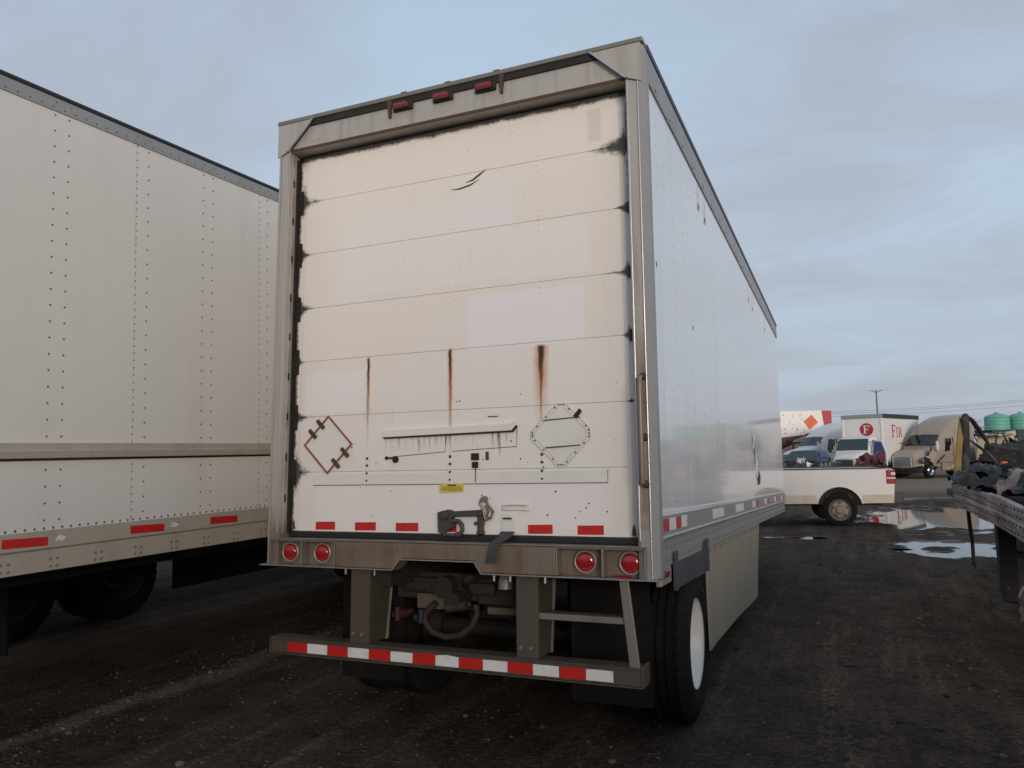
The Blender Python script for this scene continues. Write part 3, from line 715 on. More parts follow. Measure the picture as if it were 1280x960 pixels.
n_ = 2 * len(cl_); fs_ = []
for i in range(len(cl_) - 1): a = 2 * i; fs_ += [(a, a + 1, a + 3, a + 2), (n_ + a, n_ + a + 2, n_ + a + 3, n_ + a + 1), (a, a + 2, n_ + a + 2, n_ + a), (a + 1, n_ + a + 1, n_ + a + 3, a + 3)]
fs_ += [(0, n_, n_ + 1, 1), (n_ - 2, n_ - 1, 2 * n_ - 1, 2 * n_ - 2)]
sp_.add(vs_, fs_).build('pull_strap', 'strap', T)
# tape along the door bottom
for a, b in ((-.972, -.82), (-.667, -.511), (-.365, -.205), (-.055, .06), (.521, .672), (.821, .973)):
    MB().prism([(a, 1.272), (b, 1.274), (b, 1.326), (a, 1.323)], 'y', .0975, .0986).build('reflective_tape', 'tred', D)

# rear sill -------------------------------------------------------
sl = MB().prism([(-.722, 1.058), (-.300, 1.058), (-.246, 1.122), (.240, 1.122), (.282, 1.058), (.733, 1.058), (.733, 1.212), (-.722, 1.212)], 'y', -.030, .10)
SILL = sl.build('rear_sill', 'frame', T, bevel=.006)
MB().prism([(-1.235, 1.214), (1.235, 1.214), (1.235, 1.222), (-1.235, 1.222)], 'y', -.034, .12).build('sill_top_plate', 'galv_pale', SILL, bevel=.002)
lp = MB()
P_ = [(-1.30, 1.05), (-.302, 1.05), (-.248, 1.114), (.242, 1.114), (.285, 1.05), (1.30, 1.05)]
for (a, b) in zip(P_, P_[1:]): lp.slab([(a[0], -.046, a[1]), (b[0], -.046, b[1]), (b[0], .06, b[1]), (a[0], .06, a[1])], .006)
lp.build('sill_flange', 'steel', SILL)
for xa, xb, div, lamps in ((-1.236, -.724, -.985, (-1.11, -.859)), (.735, 1.236, .998, (.887, 1.140))):
    lb = MB().box(xa, xb, .045, .06, 1.058, 1.212).build('lamp_box', 'frame', T)
    MB().box(div - .006, div + .006, -.028, .044, 1.06, 1.212).box(xa, xa + .008, -.03, .044, 1.06, 1.212).box(xb - .012, xb, -.031, .044, 1.06, 1.212).box(xa + .009, xb - .013, -.029, .044, 1.204, 1.2125).build('lamp_box_frame', 'galv_pale', lb, bevel=.002)
    for cx in lamps:
        MB().lathe([(.012, .064), (-.010, .064), (-.013, .060), (-.008, .054)], (cx, .032, 1.134), 'y', 28).build('lamp_grommet', 'alu2', lb, 40)
        MB().lathe([(.0, .0525), (-.014, .0525), (-.022, .047), (-.026, .03), (-.027, 0.0)], (cx, .032, 1.134), 'y', 28).build('tail_lamp', 'lens', lb, 50)
MB().box(1.07, 1.16, -.034, -.031, 1.062, 1.075).build('plate_tag', 'lensdk', SILL)
# underride guard -------------------------------------------------
gd = MB().box(-1.218, 1.190, .0, .010, .508, .594).box(-1.218, 1.190, -.012, .12, .595, .602).box(-1.218, 1.190, -.012, .12, .500, .507)
gd.box(1.1905, 1.2, -.013, .13, .502, .612).box(-1.226, -1.2185, -.013, .13, .50, .603)
G = gd.build('underride_guard', 'galv', T, bevel=.003)
x = -1.09
for i in range(14):
    wd = .152; zz = .006 if i in (6, 7) else 0
    MB().prism([(x + .001, .519), (x + wd - .001, .519), (x + wd - .001, .576 + (.004 if i == 6 else 0)), (x + wd * .5, .577 + zz), (x + .001, .576)], 'y', -.0025, -.0003).build('reflective_tape', 'tred' if i % 2 == 0 else 'twhite', G); x += wd
for x0, x1 in ((-.622, -.488), (.484, .614)):
    gp = MB().box(x0, x1, .001, .012, .603, 1.048).box(x1 - .008, x1, .0125, .24, .603, 1.048).box(x0, x0 + .008, .0125, .05, .603, 1.048).build('guard_post', 'galv', G, bevel=.003)
    MB().slab([(x1 - .03, .24, 1.048), (x1 + .012, .27, 1.048), (x1 + .012, .20, .603), (x1 - .03, .17, .603)], .008).build('post_flange', 'galv', gp)
    for q in (.03, .09): MB().cyl((x0 + q, .001, .66), (x0 + q, -.012, .66), .011, n=6).build('bolt', 'bolt', gp)
for xb_ in (-.66, -.45, .35, .45, .66): MB().cyl((xb_, .0, 1.046), (xb_, .0, 1.012), .009, n=8).build('bolt', 'bolt', G)
MB().slab([(1.082, .012, 1.048), (1.132, .012, 1.048), (1.182, .012, .603), (1.128, .012, .603)], -.02).build('guard_upright', 'galv_pale', G, bevel=.003)
rg_ = MB().box(.6145, 1.128, .013, .09, .815, .848)
stp = rg_.build('step_rung', 'galv_pale', G, bevel=.003)
sr = MB()
for i in range(26): sr.box(.63 + i * .019, .641 + i * .019, .015, .088, .8482, .855)
stuff(sr.build('step_teeth', 'galv', stp))
# handrail on the right post
hr = MB().tube([(1.238, -.004, 2.13), (1.236, -.05, 2.12), (1.235, -.055, 2.05), (1.235, -.055, 1.62), (1.235, -.05, 1.56), (1.236, -.004, 1.55)], .013, 10).build('handrail', 'galv_pale', T, 40)
for z in (2.13, 1.80, 1.55): MB().cyl((1.245, -.002, z), (1.245, -.03, z), .022, .014, 10).build('handrail_mount', 'rust', hr)
MB().box(1.206, 1.262, -.004, -.0005, 1.055, 1.31).build('post_patch', 'alu2', T)

# running gear ----------------------------------------------------
big_wheel(T, 1, 1.262, 1.29); big_wheel(T, -1, -1.262, 1.29)
ax_ = MB().cyl((-.7, 1.29, .5), (.7, 1.29, .5), .065, n=16); ax_.build('axle', 'greybox', T, 40)
for s in (1, -1):
    MB().box(s * .42, s * .52, .14, 6.0, .93, 1.27).build('frame_rail', 'greybox', T)
    MB().box(min(s * .60, s * 1.10), max(s * .60, s * 1.10), .60, .612, .24, 1.02).build('mud_flap', 'rubber', T)
    MB().cyl((s * .47, 1.29, .62), (s * .47, 1.29, .92), .13, n=20).build('air_spring', 'rubber', T)
    MB().box(s * .40, s * .54, .7, 1.9, .40, .46).build('trailing_arm', 'greybox', T)
    MB().box(s * .78 - .05, s * .78 + .05, 6.75, 6.85, .12 + .27, 1.28).build('landing_leg', 'galv', T)
    MB().box(s * .78 - .12, s * .78 + .12, 6.68, 6.92, .22, .40).build('landing_foot', 'galv', T)
for i in range(18): MB().box(-1.24, 1.24, .30 + i * .48, .36 + i * .48, 1.12, 1.27).build('cross_member', 'greybox', T)
MB().box(-.6, .42, .50, .60, .81, .985).build('axle_beam', 'greybox', T, bevel=.01)
MB().box(.02, .42, .47, .498, .80, .96).build('axle_plate', 'greybox', T, bevel=.006)
MB().box(.10, .60, .44, .468, .748, .79).build('axle_plate', 'patina', T, bevel=.004)
MB().box(-.42, -.215, .46, .499, .755, .85).build('valve_plate', 'patina', T, bevel=.004)
MB().box(-.50, -.24, .42, .499, .865, .955).box(-.47, -.30, .40, .42, .88, .93).build('brake_valve', 'greybox', T, bevel=.02)
MB().cyl((-.20, .40, .90), (-.20, .50, .90), .07, n=16).cyl((-.12, .38, .83), (-.12, .5, .83), .05, n=14).cyl((-.17, .39, .78), (-.02, .45, .80), .035, n=10).build('brake_chamber', 'greybox', T, 40)
MB().box(-.02, .16, .41, .468, .86, .94).cyl((-.05, .40, .95), (.02, .42, .98), .03, n=10).build('brake_valve', 'greybox', T, bevel=.02)
MB().tube([(-.26, .43, .80), (-.335, .43, .74), (-.345, .43, .68), (-.29, .43, .615), (-.19, .43, .59), (-.08, .43, .61), (.0, .43, .67), (.03, .43, .74), (.02, .44, .80)], .022, 10).build('air_hose', 'hosem', T, 60)
MB().tube([(-.06, .42, .93), (.01, .41, .86), (-.04, .41, .80), (.03, .42, .76), (.0, .42, .72)], .010, 8).build('air_hose', 'rubber', T, 60)
MB().cyl((-.60, .47, .70), (-.50, .47, .72), .03, n=10).cyl((-.56, .45, .67), (-.56, .45, .755), .022, n=8).cyl((-.52, .47, .70), (-.46, .47, .74), .018, n=8).build('gladhand_valve', 'redv', T, 40)
MB().cyl((-.44, .47, .69), (-.34, .47, .71), .03, n=10).cyl((-.38, .45, .665), (-.38, .45, .75), .026, n=8).build('gladhand_valve', 'bluev', T, 40)
MB().cyl((.29, .3, .99), (.29, .3, .93), .045, .05, 12).box(.26, .32, .28, .32, .985, 1.05).build('underbody_lamp', 'alu2', T, 40)
# hanging top decals and a torn patch on the long side
for y0, z0 in ((1.70, 3.84), (1.98, 3.82), (4.95, 3.82), (5.35, 3.80), (6.85, 3.82)):
    tgp = MB().box(1.2885, 1.292, y0, y0 + .09, z0 - .20, z0 - .01).build('paper_tag', 'twhite', T)
    MB().box(1.292, 1.2928, y0 + .01, y0 + .08, z0 - .19, z0 - .16).build('tag_print', 'lockm', tgp)
for i, (y0, z0) in enumerate(((4.74, 2.0), (4.86, 1.86), (5.0, 1.72), (5.1, 1.62))):
    MB().sheet((1.289, y0, z0 - .10), (0, .10, .03), (0, -.02, .16), 4, 5, .02, 9, 3 + i, .002).build('torn_decal', 'lockm' if i % 2 else 'twhite', T)
for y0, z0 in ((.21, 2.79), (1.32, 2.62)): MB().box(1.2885, 1.2900, y0, y0 + .016, z0, z0 + .03).build('paint_chip', 'lockm', T)

# ------------------------------------------------------------------ left trailer
L = thing('box_trailer', 'long white riveted trailer side with a grey rub rail, left of the rusty door', 'trailer', (-2.2153, 0, 0), (R(.16), 0, -R(1.39)))
Y0, Y1 = -7.4, 8.6
seams = [-.205 + 1.2 * i for i in range(-6, 8)]
seams = [Y0] + [s for s in seams if Y0 + .05 < s < Y1 - .05] + [Y1]
for a, b in zip(seams, seams[1:]):
    wp = MB().box(-.03, 0, a + .001, b - .001, 1.389, 4.008).build('wall_panel', 'lside', L)
    rv = MB()
    vis = -2 < a < 2.4
    if vis:
        z = 1.45
        while z < 3.99:
            if not 1.81 < z < 1.93:
                for yy, in ((a + .10,), (a + .60,), (a + .695,)):
                    if yy < b: rv.rivet((0, yy, z), .0075, .003, (1, 0, 0))
            z += .1013
        z = 1.42
        while z < 4.0: rv.rivet((0, a + .006, z), .006, .003, (1, 0, 0)); z += .0505
    y = a + .02
    while y < b: rv.rivet((0, y, 1.402), .009, .004, (1, 0, 0)); y += .058
    stuff(rv.build('rivets', 'rivet', wp))
tr = MB().box(-.06, .008, Y0, Y1, 4.0085, 4.092).build('top_rail', 'alu2', L)
MB().box(-.075, .016, Y0, Y1, 4.0925, 4.122).build('roof_edge_trim', 'black', tr, bevel=.008)
rv = MB(); y = Y0 + .05
while y < Y1: rv.rivet((.008, y, 4.03), .007, .003, (1, 0, 0)); y += .075
for s in seams[1:-1]:
    for q in (.0, .1, .6, .7): rv.rivet((.008, s + q, 4.065), .007, .003, (1, 0, 0))
stuff(rv.build('rivets', 'rivet', tr))
br = MB().prism([(-.05, 1.147), (.004, 1.147), (.004, 1.275), (.016, 1.285), (.016, 1.388), (-.05, 1.388)], 'y', Y0, Y1).build('bottom_rail', 'alu', L, bevel=.003)
rv = MB(); y = -1.04 - .298 * 20
while y < Y1 - .1:
    for q in (-.022, .022):
        for zz in (1.175, 1.218): rv.rivet((.004, y + q, zz), .011, .006, (1, 0, 0))
    y += .298
stuff(rv.build('bolts', 'bolt', br))
y = -1.064 - .845 * 7
i = 0
for y0 in [(-.215 - .849 * q) for q in range(8, 0, -1)] + [-.215, .479, 1.18, 1.88, 2.58]:
    MB().prism([(y0, 1.308), (y0 + .275, 1.300), (y0 + .275, 1.352), (y0, 1.362)], 'x', .016, .0172).build('reflective_tape', 'tred', br)
    if y0 > -.3: MB().prism([(y0 + .31, 1.318), (y0 + .42, 1.318), (y0 + .42, 1.352), (y0 + .31, 1.352)], 'x', .016, .0168).build('reflective_tape', 'alu', br)
for y0 in (-.745, .108):
    MB().prism([(y0, 1.325), (y0 + .05, 1.318), (y0 + .075, 1.338), (y0 + .03, 1.358)], 'x', .0165, .018).build('white_decal', 'twhite', br)
MB().prism([(.0, 1.822), (.030, 1.824), (.034, 1.868), (.022, 1.874), (.018, 1.914), (.0, 1.917)], 'y', Y0, Y1).build('rub_rail', 'alu', L, bevel=.002)
MB().box(.0005, .008, Y0, Y1, 1.810, 1.8215).build('rub_rail_shadow', 'black', L)  # black line put in as the shadow under the rub rail
MB().box(-2.6, -2.57, Y0, Y1, 1.15, 4.06).build('wall', 'lside', L)
MB().box(-2.57, -.031, Y0, Y0 + .03, 1.15, 4.06).build('front_wall', 'white', L)
MB().box(-2.57, -.031, Y1 - .03, Y1, 1.15, 4.06).build('rear_wall', 'white', L)
MB().box(-2.58, -.061, Y0, Y1, 4.061, 4.08).build('roof', 'white', L)
MB().box(-2.56, -.06, Y0 + .05, Y1 - .05, 1.30, 1.36).build('floor', 'dark', L)
for i in range(26): MB().box(-2.55, -.06, Y0 + .3 + i * .6, Y0 + .36 + i * .6, 1.16, 1.29).build('cross_member', 'greybox', L)
for xx in (-2.15, -.75): MB().box(xx - .05, xx + .05, Y0 + .1, Y1 - .1, .98, 1.155).build('frame_rail', 'greybox', L)
for yy in (5.6, 6.9):
    for s, cx in ((1, -.04), (-1, -2.56)): big_wheel(L, s, cx, yy)
    MB().cyl((-1.9, yy, .5), (-.7, yy, .5), .065, n=12).build('axle', 'greybox', L)
for xx in (-2.15, -.6):
    MB().box(xx - .06, xx + .06, -4.6, -4.5, .12, .98).build('landing_leg', 'galv', L)
    MB().box(xx - .14, xx + .14, -4.68, -4.42, -.01, .12).build('landing_foot', 'galv', L)
MB().box(-2.5, -1.9, .2, .22, .25, .85).build('mud_flap', 'rubber', L)

# ------------------------------------------------------------------ burnt flat trailer on the right
B = thing('burnt_trailer', 'burnt-out trailer bed with riveted grey side rail and charred end, right edge of yard', 'trailer', (3.55, 0, 0))
def warped(prof, y0, y1, n, amp, seed):
    vs_ = []; k_ = len(prof)
    for i in range(n + 1):
        y = y0 + (y1 - y0) * i / n
        e = max(0, (y - 7.0)) * .5 + .25
        ox = mnoise.noise(Vector((y * 1.1, seed, 0))) * amp * e * 2; oz = mnoise.noise(Vector((y * .9, seed, 5))) * amp * e * 1.3
        for j, (x, z) in enumerate(prof): vs_.append((x + ox + mnoise.noise(Vector((y * 4, j * 3.1, seed))) * amp * .35 * e, y, z + oz + mnoise.noise(Vector((y * 5, j * 2.3, seed + 4))) * amp * .25 * e))
    fs_ = [(i * k_ + j, i * k_ + (j + 1) % k_, (i + 1) * k_ + (j + 1) % k_, (i + 1) * k_ + j) for i in range(n) for j in range(k_)]
    return MB().add(vs_, fs_ + [list(range(k_))[::-1], [n * k_ + j for j in range(k_)]])
sr_ = warped([(0, .95), (.0, 1.03), (-.012, 1.045), (-.012, 1.09), (.0, 1.10), (.0, 1.16), (-.012, 1.17), (-.012, 1.24), (.02, 1.255), (.05, 1.24), (.05, .95)], -4.5, 8.25, 150, .10, 2).build('side_rail', 'burnt', B, 30)
rv = MB(); y = 2.6
while y < 7.9:
    for zz in (.985, 1.065, 1.13, 1.20): rv.rivet((-.013 if zz in (1.065, 1.20) else -.003, y + (.03 if zz > 1.1 else 0), zz), .013, .007, (-1, 0, 0))
    y += .16
stuff(rv.build('rivets', 'char', sr_))
sr2 = warped([(2.45, .95), (2.5, .95), (2.5, 1.25), (2.45, 1.25)], -4.5, 8.2, 60, .08, 7).build('side_rail', 'burnt', B)
MB().sheet((.06, -4.4, 1.10), (2.38, 0, 0), (0, 12.4, 0), 10, 50, .07, 1.3, 5, .02).build('deck', 'char', B)
rq = random.Random(12)
for i in range(26):
    y = 3.2 + i * .2; a = rq.uniform(-.5, .5)
    MB().sheet((rq.uniform(.05, .6), y, rq.uniform(1.15, 1.24)), (rq.uniform(.4, 1.2), a, rq.uniform(-.05, .2)), (a * .3, rq.uniform(.3, .8), rq.uniform(-.08, .14)), 14, 14, .17, 3.4, i * 1.7, .004).build('debris_sheet', ('char', 'greysheet', 'char', 'burnt')[i % 4], B)
MB().sheet((-.06, 7.2, 1.26), (.5, .15, .12), (.02, .95, .03), 16, 20, .16, 3.6, 41, .004).build('debris_sheet', 'greysheet', B)
MB().sheet((-.05, 5.9, 1.24), (.40, .1, -.02), (.03, 1.2, .05), 16, 22, .14, 3.4, 77, .004).build('debris_sheet', 'char', B)
MB().sheet((-.02, 7.95, .96), (.22, .6, .03), (.0, .08, .30), 8, 6, .10, 3, 19, .01).build('charred_tip', 'char', B, 30)
for i in range(22): MB().box(.06, 2.44, -4.3 + i * .58, -4.24 + i * .58, .96, 1.06).build('cross_member', 'char', B)
for xx in (.75, 1.75): MB().box(xx - .05, xx + .05, -4.3, 8.0, .74, .955).build('frame_rail', 'char', B)
for xx in (.22, 2.2):
    lg = MB().box(xx - .085, xx + .085, 5.9, 6.08, .14, .98).build('landing_leg', 'char', B, bevel=.006)
    MB().box(xx - .17, xx + .17, 5.82, 6.16, -.02, .06).box(xx - .06, xx + .06, 5.93, 6.05, .06, .14).build('landing_foot', 'char', lg, bevel=.01)
    MB().box(xx - .04, xx + .04, 5.96, 6.02, .08, .7).build('inner_leg', 'char', lg)
MB().box(.3, 2.12, 5.96, 6.02, .52, .60).build('landing_brace', 'char', B)
MB().tube([(.10, 8.1, .98), (.14, 8.13, .92), (.15, 8.15, .70), (.17, 8.18, .42), (.17, 8.2, .16), (.19, 8.2, .10)], [.03, .022, .026, .022, .025, .012], 8).box(.06, .16, 8.05, 8.2, .93, .97).build('hanging_cable', 'char', B)
for (yy, zz, a, sd_) in ((3.70, .26, .95, 3.3), (3.95, .30, .62, 8.1)):
    MB().sheet((-.03, yy, zz), (.05, .24, .02), (.03, -.10, a), 8, 18, .12, 2.6, sd_, .004).build('torn_sheet', 'burnt', B, 30)
for yy in (-3.0, -1.8):
    for s, cx in ((1, 2.46), (-1, .04)): big_wheel(B, s, cx, yy, rim='rust')
# leaning scorched post and bent roof bow standing on the burnt bed
bp = MB().prism([(0, 0), (.105, 0), (.105, .03), (.03, .03), (.03, .10), (0, .10)], 'z', 0, 1.02)
bp.v = [(a + .035 + c * .20 + .025 * math.sin(c * 5), 8.55 + b + c * .3, 1.2 + c * .97 + .02 * math.sin(c * 11)) for a, b, c in bp.v]
bp.build('bent_post', 'wood', B)
MB().tube([(.17, 8.6, 1.22), (.22, 8.7, 1.55), (.26, 8.8, 1.85), (.27, 8.85, 2.12), (.30, 8.88, 2.2)], [.05, .06, .055, .06, .03], 8).build('bent_post', 'char', B, 50)
MB().tube([(.27, 8.86, 2.18), (.38, 9.0, 2.12), (.50, 9.3, 1.98), (.62, 9.6, 1.84), (.66, 9.62, 1.75)], [.035, .03, .035, .03, .02], 7).build('bent_roof_bow', 'char', B, 50)
MB().tube([(.36, 9.1, 1.82), (.48, 9.2, 1.72), (.60, 9.3, 1.62), (.72, 9.25, 1.44), (.80, 9.1, 1.30)], [.014, .02, .02, .022, .02], 7).build('bent_roof_bow', 'greysheet', B, 50)
MB().box(.02, 1.8, 8.2, 9.3, 1.02, 1.12).build('end_deck', 'char', B, bevel=.02)
MB().box(.8, .9, 8.6, 9.2, .0, 1.02).box(1.55, 1.65, 8.6, 9.2, .0, 1.02).build('end_support', 'char', B)
MB().tube([(0, 0, .006), (.06, .01, .012), (.10, .0, .008)], .012, 6).build('wood_stick', 'ink')
tag(bpy.data.objects['wood_stick'], 'short dark stick lying on the dirt right of the wheel', 'stick').location = (2.10, 2.98, hgt(2.12, 2.98))

# ------------------------------------------------------------------ vehicles of the yard behind
def heading(hx, hy): return math.atan2(hy, hx)
def road_wheel(parent, x, y, r=.5, w_=.28, s=1, rim='chrome', tyre='rubber'):
    # wheel whose axle runs along local y; s=+1: outer face towards +y
    hub = MB().lathe([(0, .0), (0, .12), (-.02 * s, .13), (-.06 * s, r * .45), (-.10 * s, r * .5)], (x, y, r), 'y', 20, False)
    wh = hub.build('wheel', rim, parent, 40)
    a, b = sorted((0, -w_ * s)); tyre_mb(a, b, r, r * .57, (x, y, r), 'y', 28).build('tyre', tyre, wh, 50)
    MB().lathe([(-.02 * s, r * .58), (-.005 * s, r * .60), (-.03 * s, r * .55), (-.09 * s, r * .5), (-.11 * s, r * .3), (-.07 * s, .1)], (x, y, r), 'y', 24, False).build('rim', rim, wh, 40)
    return wh
def crumple(mb, amp, f, seed, test=lambda p: 1.0):
    out = []
    for p in mb.v:
        q = Vector(p); a = amp * test(q); d = Vector((mnoise.noise(q * f + Vector((seed, 0, 0))), mnoise.noise(q * f + Vector((0, seed, 5))), mnoise.noise(q * f + Vector((3, 1, seed)))))
        out.append(tuple(q + d * a))
    mb.v = out; return mb

def tractor(name, label, loc, head, paint_, roof=4.0, sleeper=5.9, wreck=False, grille='grillem', group='trucks parked in the row behind'):
    t = thing(name, label, 'truck', loc, (0, 0, head), group)
    k_ = (roof - 2.2) / 1.8
    # everything measured back from the front bumper: local x = -distance
    hood = MB().loft([(-.02, .62, 1.42, .66, .60, .10), (-.25, .60, 1.56, .86, .72, .16), (-.7, .60, 1.68, 1.02, .86, .2), (-1.3, .62, 1.80, 1.12, .98, .22), (-1.95, .7, 1.95, 1.16, 1.05, .2)], .05)
    if wreck: crumple(hood, .32, 1.9, 4, lambda p: 1.0 if (p.y > .55 and p.z < 1.6) else .08)
    hood.build('hood', paint_, t, 35)
    def zt(z): return 2.2 + (z - 2.2) * k_ if z > 2.2 else z
    S_ = [(-1.9, .95, 1.97, 1.18, 1.12, .12), (-2.25, .95, 2.38, 1.2, 1.12, .16), (-2.62, .95, 2.80, 1.22, 1.10, .2), (-3.0, .95, 3.14, 1.24, 1.10, .28), (-3.5, .95, 3.48, 1.25, 1.11, .34), (-4.1, .95, 3.74, 1.25, 1.13, .34), (-4.8, .95, 3.91, 1.25, 1.15, .30), (-sleeper + .15, .95, 3.985, 1.25, 1.16, .26), (-sleeper, 1.0, 3.95, 1.22, 1.12, .26)]
    S_ = [(x, zb, zt(z), a, b, r_) for x, zb, z, a, b, r_ in S_]
    cab = MB().loft(S_, .04).build('cab', paint_, t, 30)
    # windshield: two panes lying on the raked front
    zA, zB = 1.99, zt(2.68)
    for s in (1, -1):
        q = [(-1.90, s * .015, zA + .05), (-1.92, s * 1.02, zA + .03), (-2.50, s * .93, zB - .02), (-2.48, s * .015, zB + .02)]
        MB().pane(q, .10).build('windshield_pane', 'glass', cab)
        y0 = 1.222
        dw = MB().prism([(-2.55, 1.62), (-3.28, 1.70), (-3.28, 2.42), (-2.82, 2.46)], 'y', s * (y0 - .05), s * (y0 + .02)).build('side_window', 'glass', cab)
        MB().box(-3.42, -2.15, s * (y0 - .03), s * (y0 + .012), 1.0, 1.60).build('door_panel', paint_, cab, bevel=.02)
        MB().box(-3.46, -3.43, s * 1.2, s * 1.262, 1.0, 2.5).build('door_seam', 'plastic', cab)
        MB().box(-3.36, -3.22, s * 1.235, s * 1.262, 1.42, 1.47).build('door_handle', 'plastic', cab)
        if sleeper > 4.9: MB().prism([(-4.35, zt(2.45)), (-4.95, zt(2.45)), (-4.95, zt(2.85)), (-4.45, zt(2.85))], 'y', s * 1.20, s * 1.262).build('sleeper_window', 'glass', cab)
        mr = MB().box(-1.72, -1.60, s * 1.24, s * 1.38, 1.72, 2.28).build('mirror', 'plastic' if s < 0 else 'white', t, bevel=.04)
        MB().tube([(-2.0, s * 1.12, 1.75), (-1.68, s * 1.28, 1.78)], .025, 6).build('mirror_arm', 'plastic', mr); MB().tube([(-2.2, s * 1.10, 2.22), (-1.68, s * 1.28, 2.22)], .025, 6).build('mirror_arm', 'plastic', mr)
        if not (wreck and s > 0): MB().prism([(-.12, .86), (-.55, .86), (-.75, 1.18), (-.30, 1.20)], 'y', s * .90, s * 1.06).build('headlight', 'whitelens', t, bevel=.03)
        tk = MB().cyl((-3.2, s * .92, .68), (-4.7, s * .92, .68), .30, n=20).build('fuel_tank', 'alu', t, 40)
        MB().box(-4.9, -2.3, s * 1.02, s * 1.2, .45, .93).build('side_fairing', paint_, t, bevel=.04)
        MB().box(-3.2, -2.5, s * 1.201, s * 1.25, .55, .62).build('cab_step', 'alu', t)
    g_ = MB().box(-.06, .0, -.60, .60, .72, 1.38).build('grille', 'plastic', t, bevel=.03)
    for i in range(5): MB().box(-.01, .035, -.57, .57, .76 + i * .125, .815 + i * .125).build('grille_bar', grille, g_, bevel=.01)
    fr = MB()
    for s in (1, -1): fr.box(-.03, .04, s * .57, s * .63, .72, 1.40)
    fr.box(-.03, .04, -.63, .63, 1.36, 1.42).build('grille_surround', grille, g_, bevel=.01)
    bm = MB().loft([(.10, .32, .66, .7, .7, .06), (-.10, .30, .68, 1.12, 1.1, .06), (-.5, .32, .66, 1.2, 1.18, .06)], .0)
    if wreck: crumple(bm, .35, 1.6, 8, lambda p: 1.0 if p.y > .2 else .2)
    bm.build('bumper', 'plastic' if wreck else paint_, t, 35)
    MB().box(-9.0, -.4, -.45, -.35, .62, .88).box(-9.0, -.4, .35, .45, .62, .88).build('frame_rail', 'plastic', t)
    for i, (xw) in enumerate((-1.05, -6.9, -8.2)):
        for s in (1, -1): road_wheel(t, xw, s * (1.18 if i == 0 else 1.22), .5, .28 if i == 0 else .58, s)
    if wreck:
        rr = random.Random(5)
        for i in range(9):
            MB().sheet((-rr.uniform(.2, 1.7), rr.uniform(.85, 1.15), rr.uniform(.6, 1.3)), (rr.uniform(-.5, .4), rr.uniform(.0, .2), rr.uniform(-.4, .4)), (rr.uniform(-.3, .3), rr.uniform(-.1, .3), rr.uniform(.2, .5)), 5, 5, .18, 3, i * 2.2, .01).build('torn_fender', ('plastic', paint_, 'char')[i % 3], t, 30)
    return t
tractor('semi_truck', 'tan semi truck with chrome grille and torn front fender', (5.35, 49.95, -.30), heading(-.60, -.80), 'beige', 4.0, 5.9, True)
tractor('semi_truck', 'white semi truck with sloped roof, left of the white box truck', (-1.75, 56.2, -.10), heading(-.72, -.69), 'white', 3.75, 5.9)
tractor('semi_truck', 'maroon truck cab in front of the trailer with the orange diamond', (-1.9, 58.6, .15), heading(-.55, -.83), 'maroon', 2.75, 3.9)

# box truck with wrecked fender
t = thing('box_truck', 'white box truck with a round red emblem on the front of its box', 'truck', (2.05, 46.9, -.30), (0, 0, heading(-.36, -.933)), 'trucks parked in the row behind')
hood = MB().loft([(.0, .75, 1.35, .62, .56, .1), (-.25, .7, 1.48, .88, .72, .15), (-.8, .7, 1.62, 1.02, .85, .18), (-1.35, .72, 1.76, 1.06, .92, .18)], .05); crumple(hood, .28, 2.1, 6, lambda p: 1.0 if (p.y > .45 and p.z < 1.6) else .06).build('hood', 'white', t, 35)
cab = MB().loft([(-1.3, .8, 1.78, 1.08, 1.0, .1), (-1.6, .8, 2.2, 1.1, .98, .12), (-1.88, .8, 2.56, 1.1, .94, .14), (-2.2, .8, 2.66, 1.1, .95, .16), (-2.95, .8, 2.66, 1.1, .96, .16)], .03).build('cab', 'white', t, 30)
MB().pane([(-1.31, -.95, 1.84), (-1.31, .95, 1.84), (-1.80, .84, 2.50), (-1.80, -.84, 2.50)], .12).build('windshield', 'glass2', cab)
for s in (1, -1):
    MB().prism([(-1.85, 1.80), (-2.65, 1.80), (-2.65, 2.44), (-2.08, 2.44)], 'y', s * 1.02, s * 1.105).build('side_window', 'glass', cab)
    MB().prism([(-.1, .82), (-.5, .82), (-.55, 1.12), (-.2, 1.12)], 'y', s * .82, s * .98).build('headlight', 'whitelens', t) if s < 0 else None
    mr = MB().box(-1.55, -1.45, s * 1.32, s * 1.5, 1.7, 2.2).build('mirror', 'plastic', t, bevel=.03)
    MB().tube([(-1.5, s * 1.05, 1.72), (-1.5, s * 1.4, 1.76)], .02, 6).build('mirror_arm', 'plastic', mr); MB().tube([(-1.7, s * 1.0, 2.35), (-1.55, s * 1.3, 2.4), (-1.5, s * 1.42, 2.2)], .02, 6).build('mirror_arm', 'plastic', mr)
gr = MB().box(-.03, .03, -.52, .52, .86, 1.30).build('grille', 'patina', t, bevel=.03)
for i in range(4): MB().box(.028, .045, -.5, .5, .90 + i * .1, .93 + i * .1).build('grille_bar', 'lockm', gr)
MB().box(-.05, .15, -1.0, .6, .45, .72).build('bumper', 'alu', t, bevel=.03)
